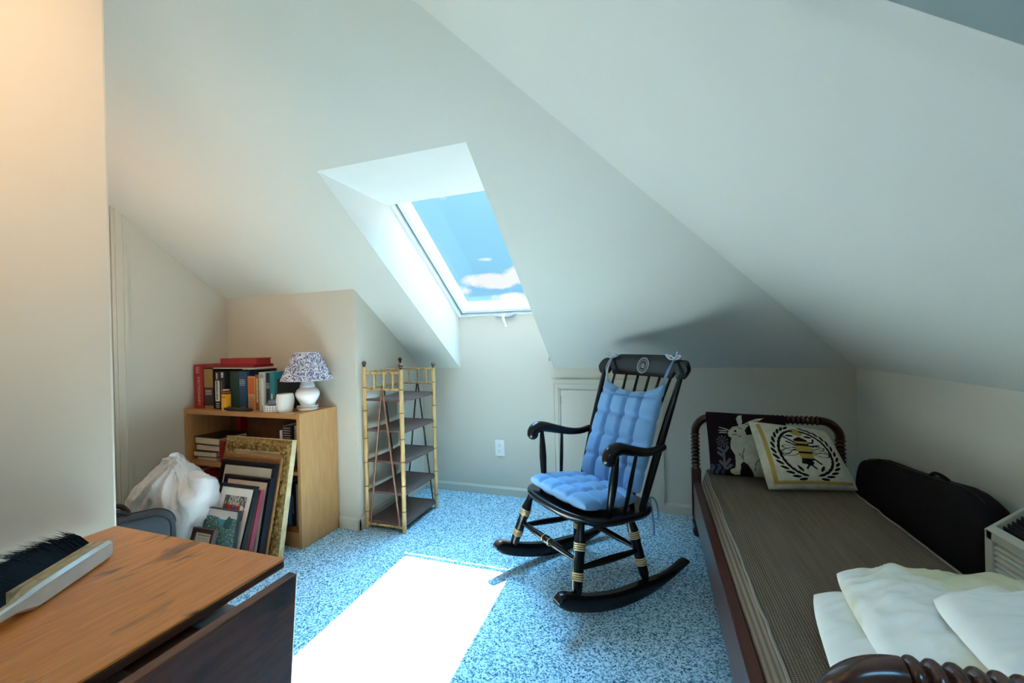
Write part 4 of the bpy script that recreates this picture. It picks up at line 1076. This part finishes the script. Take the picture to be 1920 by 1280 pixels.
ltm = [mat('pale_sky_print', (.62, .60, .58), .5), mat('teal_scrub_print', (.11, .24, .23), .5), mat('dark_teal_print', (.03, .10, .11), .5), mat('turquoise_print', (.06, .30, .40), .5)]
def land_mi(u, v):
    if math.hypot((u-.68)/.10, (v-.785)/.040) < 1: return 2
    if inpoly(u, v, [(.56, .80), (.62, .86), (.72, .925), (.78, .90), (.84, .84), (.80, .80)]): return 2
    if inpoly(u, v, [(.32, .90), (.40, .82), (.50, .77), (.60, .80), (.56, .86), (.42, .88)]): return 3
    if v > .885+.02*math.sin(u*9): return 0
    n_ = noise.noise(V((u*24, v*42, 8)))+.5*noise.noise(V((u*50, v*80, 3)))
    return 2 if n_ > .22 else (0 if n_ < -.50 else 1)
frame_thing('dark-edged picture of a teal rocky landscape, in front of the group photo', -1.855, .215, .330, 1.405, 1.340, .018, .004, blackw, GF, pic(land_mi, ltm, 80, 100))
smm = [mat('faded_print_paper', (.50, .43, .34), .6), dark_ink]
def small_mi(u, v):
    for k in range(5):
        for vc in (.79, .60, .41, .22):
            if math.hypot((u-.12-.19*k)/.075, (v-vc)/.058) < 1: return 1
    if (.865 < v < .877 or .90 < v < .915 or .945 < v < .962) and math.sin(u*95+v*60) > -.3 and .1 < u < .9: return 1
    return 0
frame_thing('little dark brown frame with rows of black ovals, front of the frame stack', -1.917, .137, .265, 1.335, 1.250, .022, .020, mat('dark_brown_frame', (.045, .022, .018), .4), GF, pic(small_mi, smm, 70, 90))

# ------------------------------------------------------------------ bags on the floor
bagp = thing('plastic_bag', 'crumpled white plastic carrier bag full of things beside the picture frames', 'bag', (-2.295, 1.400, 0))
m = MB()
top_ = [(-.345, .27), (-.306, .39), (-.25, .437), (-.183, .477), (-.09, .527), (-.005, .567), (.06, .567), (.105, .52), (.14, .482), (.2, .49), (.26, .505), (.31, .498), (.335, .47), (.345, .42)]
def top_at(x):
    for (xa_, za_), (xb_, zb_) in zip(top_, top_[1:]):
        if xa_ <= x <= xb_: return za_+(zb_-za_)*(x-xa_)/(xb_-xa_)
    return top_[0][1] if x < 0 else top_[-1][1]
def bagf(q, j):
    a = 2*PI*q; x = -.345+.69*j
    xs_ = .80
    zt = sum(top_at(x+d_) for d_ in (-.012, 0, .012))/3
    e = max(0, 1-abs(2*j-1)**6)**.5
    ca, sa = math.cos(a), math.sin(a)
    hd = .105*(.25+.75*e); zc = zt*.5
    hz = zt*.5*(.75+.25*e)
    cz = math.copysign(abs(sa)**.75, sa); cy = math.copysign(abs(ca)**.85, ca)
    up_ = max(0, cz)
    cy *= 1-.62*smooth01(up_, .55, 1.0)*(1 if -.12 < x < .09 else .55)
    p_ = V((x*xs_, cy*hd, (zc+cz*hz)*1.0)); p_.x -= max(0, p_.x)*.50*(1-min(1, p_.z/.42))
    w = V((p_.x*7+1.3, p_.y*9, p_.z*6)); gx = .055; gz = .552
    ang = math.atan2(p_.z-gz, p_.x-gx); rad = math.hypot(p_.x-gx, p_.z-gz)
    wn = noise.noise(w*.8)
    fall = math.exp(-(rad/.30)**2); a1 = ang*6.5+2.2*wn+1.5*noise.noise(w*.45)
    pl = (.62-abs(math.sin(a1)))*.034*fall+(.62-abs(math.sin(ang*15+3*wn)))*.010*math.exp(-(rad/.22)**2)
    low = smooth01(.30-p_.z, 0, .2)*max(0, -cy)
    pl += low*.006*math.sin(p_.x*70+p_.z*55+2*wn)
    n_ = .012*noise.noise(w*.7)+.007*(.22-abs(noise.noise(w*2.4)))+.0035*(.2-abs(noise.noise(w*6)))
    nrm_ = V((0, ca, sa*.7)); p_ = p_+nrm_*(n_*1.2+pl*(.5+.5*e))
    p_.z = max(.002, p_.z); return p_
g = m.grid(170, 150, bagf, close_u=True); m.bm.faces.new(g[0][::-1]); m.bm.faces.new(g[-1])
m.build('bag_body', plast, bagp, smooth=True, angle=180)
m = MB()
def ear(c, sx, h, seed):
    def fn(u, v):
        n_ = noise.noise(V((u*3+seed, v*3, seed))); w = .085*(1-.45*v)
        return V(c)+V(((u-.5)*w*sx+.012*v, .022*math.sin(u*6+seed)*(1-.3*v)+.02*n_, h*v+.010*n_))
    m.grid(24, 20, fn); m.grid(24, 20, lambda u, v: fn(u, v)+V((0, .004, 0)), flip=True)
ear((.02, -.01, .525), 1, .060, 1.3)
m.build('bag_handle', plast, bagp, smooth=True, angle=180)
# grey laptop bag
axv = V((.090, .143)).normalized(); lbrz = math.atan2(axv.y, axv.x)
lb2 = thing('laptop_bag', 'blue-grey soft laptop bag standing behind the drop-leaf table', 'bag', (-2.178, 1.098, 0), lbrz)
m = MB(); hl, hh, dd = .20, .385, .040
def bag_out(ins):
    P = []
    r_ = .075
    for cx_, cz_, a0 in ((hl-r_, hh-r_, 0), (-hl+r_, hh-r_, PI/2), (-hl+.03, .03, PI), (hl-.03, .03, 1.5*PI)):
        rr = r_ if cz_ > .1 else .03
        for i in range(9): a = a0+PI/2*i/8; P.append((cx_+(rr-ins)*math.cos(a), cz_+(rr-ins)*math.sin(a)))
    return P
rows = []
for ins, y in ((.03, -dd-.004), (.012, -dd), (0, -dd+.012), (-.003, 0), (0, dd-.012), (.012, dd), (.03, dd+.004)):
    rows.append([m.bm.verts.new((x, y, z)) for x, z in bag_out(ins)])
n = len(rows[0])
for a, bb in zip(rows, rows[1:]):
    for i in range(n): m.bm.faces.new([a[i], a[(i+1) % n], bb[(i+1) % n], bb[i]])
m.bm.faces.new(rows[0]); m.bm.faces.new(rows[-1][::-1]); m.build('bag_body', grey_fab, lb2, smooth=True, angle=50)
m = MB()
for y in (-dd-.001, dd+.001): P = bag_out(.010); m.tube([(x, y, z) for x, z in P]+[(P[0][0], y, P[0][1])], .0045, 8, False)
P = bag_out(-.002); m.tube([(x, .018, z) for x, z in P], .004, 8, False); m.build('bag_piping', grey_dk, lb2, smooth=True)
m = MB(); m.box(-.17, .15, -dd-.014, -dd, .04, .27); m.build('front_pocket', grey_fab, lb2, bevel=.006)
m = MB(); m.tube([(-.17, -dd-.015, .272), (.0, -dd-.017, .274), (.15, -dd-.015, .272)], .004, 8); m.tube([(.08, -dd-.015, .27), (.08, -dd-.015, .10)], .003, 8); m.build('pocket_seam', grey_dk, lb2, smooth=True)
m = MB(); curve_tube(m, [(-.13, 0, hh-.004), (-.11, 0, hh+.022), (-.05, 0, hh+.030), (.02, 0, hh+.024), (.05, 0, hh-.004)], .009, 8); m.build('carry_handle', grey_dk, lb2, smooth=True)
# brown leather bag behind it
lb3 = thing('leather_bag', 'dark brown leather bag with a strap behind the blue-grey laptop bag', 'bag', (-2.33, 1.13, 0), lbrz)
m = MB(); m.box(-.16, .10, -.045, .045, 0, .365); m.build('bag_body', leather, lb3, bevel=.02)
m = MB(); curve_tube(m, [(-.14, -.01, .36), (-.12, -.01, .395), (-.02, -.01, .402), (.06, -.01, .398), (.09, -.01, .36)], .011, 8); m.build('strap', leather, lb3, smooth=True)

# ------------------------------------------------------------------ bamboo shelf
bx = [-1.640, -1.385]; byy = [2.048, 2.420]
bs = thing('bamboo_shelf', 'tall bamboo shelf stand with five brown shelves beside the chase wall', 'shelf', (0, 0, 0))
bs.location = ((bx[0]+bx[1])/2, (byy[0]+byy[1])/2, 0); BOx, BOy = bs.location.x, bs.location.y
def bam(a, bb, r, parent, name, mt_=None, nodes=.13, seed=0, finial=None):
    a = V(a); bb = V(bb); L_ = (bb-a).length; m = MB(); n = max(2, int(L_/.012)); rnd = random.Random(seed)
    m.tube([a.lerp(bb, i/n)+V((rnd.uniform(-.0006, .0006), rnd.uniform(-.0006, .0006), 0)) for i in range(n+1)], [r*(1+.04*math.sin(i*1.7+seed)) for i in range(n+1)], 12)
    s = nodes*(.4+.5*rnd.random())
    k = 0
    while s < L_-.02:
        m.ring(a.lerp(bb, s/L_), r*.98, r*.24, bb-a, 16, 6, mi=1); s += nodes*(.85+.3*rnd.random()); k += 1
    return m.build(name, [mt_ or bamboo, node_m], parent, smooth=True)
hts = {(0, 0): .985, (1, 0): .968, (0, 1): .990, (1, 1): .955}
for (i, j), h in hts.items():
    x, y = bx[i]-BOx, byy[j]-BOy
    p = bam((x, y, 0), (x, y, h-.02), .0125, bs, 'post', nodes=.15, seed=i*3+j*7)
    m = MB(); m.lathe([(.008, h-.022), (.009, h-.012), (.006, h-.008)], (x, y, 0), 14); m.ball((x, y, h+.002), .0135, 16); m.build('finial', ballm, p, smooth=True)
for z in (.772, .590, .408, .226, .052):
    m = MB(); w = (bx[1]-bx[0])/2; d = (byy[1]-byy[0])/2
    m.grid(14, 18, lambda u, v: V((-w+2*w*u, -d+2*d*v, z-.007*math.sin(PI*v)*1.0+.004*abs(u-.5))))
    m.grid(14, 18, lambda u, v: V((-w+2*w*u, -d+2*d*v, z-.008-.007*math.sin(PI*v)+.004*abs(u-.5))), flip=True)
    m.box(-w, w, -d-.003, -d+.003, z-.010, z+.003); m.box(-w, w, d-.003, d+.003, z-.010, z+.003); m.box(w-.003, w+.002, -d, d, z-.016, z-.004)
    m.build('shelf_board', brown_sh, bs, smooth=True, angle=40)
xa, xb = bx[0]-BOx, bx[1]-BOx; ya, yb = byy[0]-BOy, byy[1]-BOy
sides = [((xa, ya), (xb, ya)), ((xa, ya), (xa, yb)), ((xa, yb), (xb, yb))]
for si, (p, q) in enumerate(sides):
    for z in (.928, .832): bam((*p, z+(.006 if si == 1 else 0)), (*q, z), .0062, bs, 'gallery_rail', nodes=.11, seed=si*5+int(z*100))
    for tt in (.27, .53, .78):
        x = p[0]+(q[0]-p[0])*tt; y = p[1]+(q[1]-p[1])*tt; bam((x, y, .834), (x, y, .926), .0048, bs, 'gallery_spindle', nodes=.07, seed=int(tt*50)+si)
    mx_ = ((p[0]+q[0])/2, (p[1]+q[1])/2)
    offs = (0, -.006) if si == 0 else ((-.006, 0) if si == 1 else (0, .006))
    for s in (-1, 1):
        e = .40*s; x1 = mx_[0]+(q[0]-p[0])*e; y1 = mx_[1]+(q[1]-p[1])*e
        top = (mx_[0]+offs[0]+(q[0]-p[0])*.015*s, mx_[1]+offs[1]+(q[1]-p[1])*.015*s, .83); bot = (x1+offs[0], y1+offs[1], .03)
        bam(top, bot, .0052, bs, 'brace', cane if si == 0 else cane_dk, .2, s+si)
for p, q in (sides[0], sides[2]): bam((*p, .030), (*q, .030), .0085, bs, 'foot_rail', nodes=.12, seed=3)

# ------------------------------------------------------------------ drop-leaf table
tx0, tx1, ty0, ty1, tz = -1.111, -.634, -.27, .565, .72
tb = thing('drop_leaf_table', 'worn orange pine drop-leaf table with one leaf hanging down', 'table', ((tx0+tx1)/2, (ty0+ty1)/2, 0))
TOx, TOy = tb.location.x, tb.location.y
m = MB(); m.box(tx0-TOx, tx1-TOx, ty0-TOy, ty1-TOy, tz-.005, tz); m.build('table_top', pine, tb, bevel=.0015)
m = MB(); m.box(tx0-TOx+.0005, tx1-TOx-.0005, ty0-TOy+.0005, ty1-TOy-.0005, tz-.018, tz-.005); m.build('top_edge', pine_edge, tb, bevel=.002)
m = MB()
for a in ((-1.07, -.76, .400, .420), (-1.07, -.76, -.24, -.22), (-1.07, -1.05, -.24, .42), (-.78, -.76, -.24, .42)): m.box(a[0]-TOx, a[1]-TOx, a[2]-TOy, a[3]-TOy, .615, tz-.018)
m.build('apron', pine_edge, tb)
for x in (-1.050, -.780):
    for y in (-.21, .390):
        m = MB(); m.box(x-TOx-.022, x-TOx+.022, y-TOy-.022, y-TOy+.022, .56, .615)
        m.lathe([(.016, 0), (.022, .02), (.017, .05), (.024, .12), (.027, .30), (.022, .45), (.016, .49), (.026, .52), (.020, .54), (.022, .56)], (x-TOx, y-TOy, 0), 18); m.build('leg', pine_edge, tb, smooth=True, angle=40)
# leaf hangs 4 cm outside the top, its foot swung slightly inward
m = MB(); Mx = Matrix.Translation(V((-.594-TOx, 0, .704))) @ Matrix.Rotation(math.radians(5.5), 4, 'Y')
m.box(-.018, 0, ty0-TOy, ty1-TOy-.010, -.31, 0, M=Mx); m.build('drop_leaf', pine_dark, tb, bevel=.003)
for y in (.415, .05):
    m = MB(); m.box(-.665-TOx, -.622-TOx, y-TOy, y-TOy+.05, .693, .6965); m.tube([(-.622-TOx, y-TOy, .690), (-.622-TOx, y-TOy+.05, .690)], .003, 8); m.build('hinge', steel, tb)
for ya_, yb_ in ((.335, .455), (-.15, .285)):
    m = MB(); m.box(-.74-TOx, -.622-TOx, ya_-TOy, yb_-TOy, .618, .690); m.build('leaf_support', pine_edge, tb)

# ------------------------------------------------------------------ brush on the table
A = V((-.957, .470, 0)); B = V((-.868, .322, 0)); dirv = (B-A).normalized(); side = V((dirv.y, -dirv.x, 0))   # side points away from the bristles
if side.x < 0: side = -side
hb = thing('hand_brush', 'white-handled brush with long black bristles lying on the table', 'brush', (A.x, A.y, tz))
def bp(s, n_, z): return dirv*s + side*n_ + V((0, 0, z))
m = MB(); rows = []
for s, wn, zb_, zt2 in ((-.006, .005, .008, .026), (-.002, .010, .003, .031), (.008, .0125, .001, .034), (.05, .013, .000, .035), (.10, .013, .000, .035), (.150, .013, .000, .034), (.162, .011, .004, .031), (.175, .007, .009, .027), (.20, .0065, .011, .026), (.25, .008, .010, .028), (.30, .009, .009, .030), (.33, .006, .012, .026)):
    c = .005 if wn > .009 else .003; wb = wn
    rows.append([m.bm.verts.new(bp(s, a, z)) for a, z in ((-wb, zb_+c), (-wb+c*.6, zb_), (wn-c, zb_), (wn, zb_+c), (wn, zt2-c), (wn-c, zt2), (-wb+c, zt2), (-wb, zt2-c))])
for a, bb in zip(rows, rows[1:]):
    for k in range(8):
        fq = m.bm.faces.new([a[k], a[(k+1) % 8], bb[(k+1) % 8], bb[k]]); fq.material_index = 1 if k == 5 else 0  # tan strip along the top: reflection of the table wood, painted on
m.bm.faces.new(rows[0][::-1]); m.bm.faces.new(rows[-1]); m.build('handle', [brushw, brushb], hb, smooth=True, angle=28)
m = MB()
m.prism([bp(.003, -.013, .004), bp(.158, -.013, .004), bp(.158, -.013, .033), bp(.003, -.013, .033)], -side*.008); m.build('bristle_block', brushb, hb)
m = MB(); rnd = random.Random(2)
for i in range(7000):
    s = rnd.uniform(.004, .157); z = rnd.uniform(.006, .031); L_ = rnd.uniform(.040, .080)*(.75+.25*math.sin(PI*s/.16))
    fan = (s-.08)/.08*.38+rnd.gauss(0, .06); upz = (z-.012)/.02*.60+rnd.gauss(.05, .10)
    p0 = bp(s, -.020, z); d_ = (-side+dirv*fan+V((0, 0, upz))).normalized(); p1 = p0+d_*L_*.55; p2 = p0+(d_+V((0, 0, -.18))).normalized()*L_
    p1.z = max(p1.z, .002); p2.z = max(p2.z, .0015)
    w = V((-d_.y, d_.x, 0)).normalized()*.00055; h_ = V((0, 0, .0005))
    v = [m.bm.verts.new(q) for q in (p0-w, p0+w, p0+h_*2, p1-w, p1+w, p1+h_*2, p2)]
    for q in ((0, 1, 4, 3), (1, 2, 5, 4), (2, 0, 3, 5)): m.bm.faces.new([v[k] for k in q])
    for q in ((3, 4, 6), (4, 5, 6), (5, 3, 6)): m.bm.faces.new([v[k] for k in q])
m.build('bristles', hairm, hb)
m = MB(); m.box(-1.088, -1.084, .225, .283, tz, tz+.075)
o = m.build('card', mat('pale_blue_card', (.42, .62, .68), .5), bevel=.0005); tag(o, 'pale blue card standing on the table by the near wall', 'card')

# ------------------------------------------------------------------ light
sun = bpy.data.lights.new('sun', 'SUN'); so = bpy.data.objects.new('sun', sun); C.objects.link(so)
sd = V((.047, -.90, -1.335)).normalized(); so.rotation_euler = sd.to_track_quat('-Z', 'Y').to_euler(); sun.energy = 120; sun.angle = .0093; sun.color = (1, .81, .655)
lw_ = bpy.data.lights.new('ceiling_spot', 'SPOT'); lo_ = bpy.data.objects.new('ceiling_spot', lw_); C.objects.link(lo_); lo_.location = (-.45, -.10, 1.98); lw_.energy = 70; lw_.spot_size = math.radians(78); lw_.spot_blend = 1; lo_.rotation_euler = V((-.87, .52, -.40)).to_track_quat('-Z', 'Y').to_euler(); lw_.color = (1, .60, .30); lw_.shadow_soft_size = .2

lb_ = bpy.data.lights.new('hall_bulb', 'POINT'); lbo = bpy.data.objects.new('hall_bulb', lb_); C.objects.link(lbo); lbo.location = (-2.22, .98, 1.50); lb_.energy = 4.4; lb_.color = (1, .46, .19); lb_.shadow_soft_size = .06

W = bpy.data.worlds.new('sky'); sc.world = W; W.use_nodes = True; nt = W.node_tree
bgn = nt.nodes['Background']; tc = nt.nodes.new('ShaderNodeTexCoord'); sx = nt.nodes.new('ShaderNodeSeparateXYZ'); nt.links.new(tc.outputs['Generated'], sx.inputs[0])
def math_(op, a, bb=None, c=None, clamp=False):
    n = nt.nodes.new('ShaderNodeMath'); n.operation = op; n.use_clamp = clamp
    for i, v in enumerate((a, bb, c)):
        if v is None: continue
        if isinstance(v, (int, float)): n.inputs[i].default_value = v
        else: nt.links.new(v, n.inputs[i])
    return n.outputs[0]
X_, Y_, Z_ = sx.outputs
# compass angle and elevation of the sky direction
az = math_('ARCTAN2', X_, Y_); el = math_('ARCSINE', Z_)
cv = nt.nodes.new('ShaderNodeCombineXYZ'); nt.links.new(math_('MULTIPLY', az, 1), cv.inputs[0]); nt.links.new(math_('MULTIPLY', el, 1.9), cv.inputs[1])
nz = nt.nodes.new('ShaderNodeTexNoise'); nz.inputs['Scale'].default_value = 13; nz.inputs['Detail'].default_value = 7; nz.inputs['Roughness'].default_value = .62; nt.links.new(cv.outputs[0], nz.inputs['Vector'])
def blob(a0, e0, ra, re, h=1.0):
    d1_ = math_('DIVIDE', math_('SUBTRACT', az, a0), ra); d2_ = math_('DIVIDE', math_('SUBTRACT', el, e0), re)
    return math_('MULTIPLY', math_('SUBTRACT', 1.0, math_('ADD', math_('MULTIPLY', d1_, d1_), math_('MULTIPLY', d2_, d2_)), clamp=True), h)
cl = None
for bl in ((-.385, .145, .085, .026, 1.2), (-.30, .160, .07, .028, 1.1), (-.45, .125, .05, .018, .9), (-.31, .105, .10, .016, 1.0), (-.395, .196, .03, .007, .8), (-.12, .15, .2, .04, 1.0), (-.7, .15, .15, .03, 1.0), (-.50, .34, .04, .014, .55), (.9, .2, .4, .07, 1), (-1.4, .2, .4, .06, 1)):
    bo = blob(*bl); cl = bo if cl is None else math_('MAXIMUM', cl, bo)
cm = math_('MULTIPLY_ADD', math_('SUBTRACT', math_('MULTIPLY_ADD', cl, .42, nz.outputs['Fac']), .68), 6.0, 0, clamp=True)
cm = math_('MULTIPLY', cm, math_('GREATER_THAN', cl, 0.001))
sky = ramp(nt, [(0.0, (.36, .70, .95)), (.12, (.28, .68, 1.0)), (.2, (.33, .76, 1.05)), (.35, (.38, .82, 1.08)), (.7, (.5, .9, 1.1))], math_('MULTIPLY', el, 1.0, clamp=True))
mxr = nt.nodes.new('ShaderNodeMixRGB'); nt.links.new(cm, mxr.inputs[0]); nt.links.new(sky.outputs[0], mxr.inputs[1]); mxr.inputs[2].default_value = (1.05, 1.05, 1.06, 1)
# bright hazy sky high up, around the sun
sunv = -sd; dt = nt.nodes.new('ShaderNodeVectorMath'); dt.operation = 'DOT_PRODUCT'; nt.links.new(tc.outputs['Generated'], dt.inputs[0]); dt.inputs[1].default_value = sunv
glow = math_('MULTIPLY', math_('POWER', math_('MAXIMUM', dt.outputs['Value'], 0), 26), 55.0)
haze = math_('MULTIPLY', math_('MULTIPLY', math_('SUBTRACT', el, .52), 2.2, clamp=True), 15.0)
addg = nt.nodes.new('ShaderNodeMixRGB'); addg.blend_type = 'ADD'; addg.inputs[0].default_value = 1
north = math_('MULTIPLY', math_('MULTIPLY', Y_, -1.6, clamp=True), 2.8)  # sky behind the camera, brightened to feed the added back window
gv = nt.nodes.new('ShaderNodeCombineColor'); tot = math_('ADD', math_('ADD', glow, haze), north)
nt.links.new(math_('MULTIPLY', tot, .30), gv.inputs[0]); nt.links.new(math_('MULTIPLY', tot, .76), gv.inputs[1]); nt.links.new(math_('MULTIPLY', tot, 1.2), gv.inputs[2])
nt.links.new(mxr.outputs[0], addg.inputs[1]); nt.links.new(gv.outputs[0], addg.inputs[2])
# ground below the horizon
gr = nt.nodes.new('ShaderNodeMixRGB'); nt.links.new(math_('GREATER_THAN', el, 0), gr.inputs[0]); gr.inputs[1].default_value = (.12, .14, .10, 1); nt.links.new(addg.outputs[0], gr.inputs[2])
nt.links.new(gr.outputs[0], bgn.inputs[0]); bgn.inputs[1].default_value = 1.0

sc.view_settings.view_transform = 'Standard'; sc.view_settings.look = 'None'; sc.view_settings.gamma = 1; sc.view_settings.use_curve_mapping = False
sc.view_settings.exposure = 0
sc.cycles.use_denoising = True
sc.cycles.max_bounces = 12; sc.cycles.diffuse_bounces = 8; sc.cycles.transparent_max_bounces = 12; sc.cycles.sample_clamp_indirect = 25
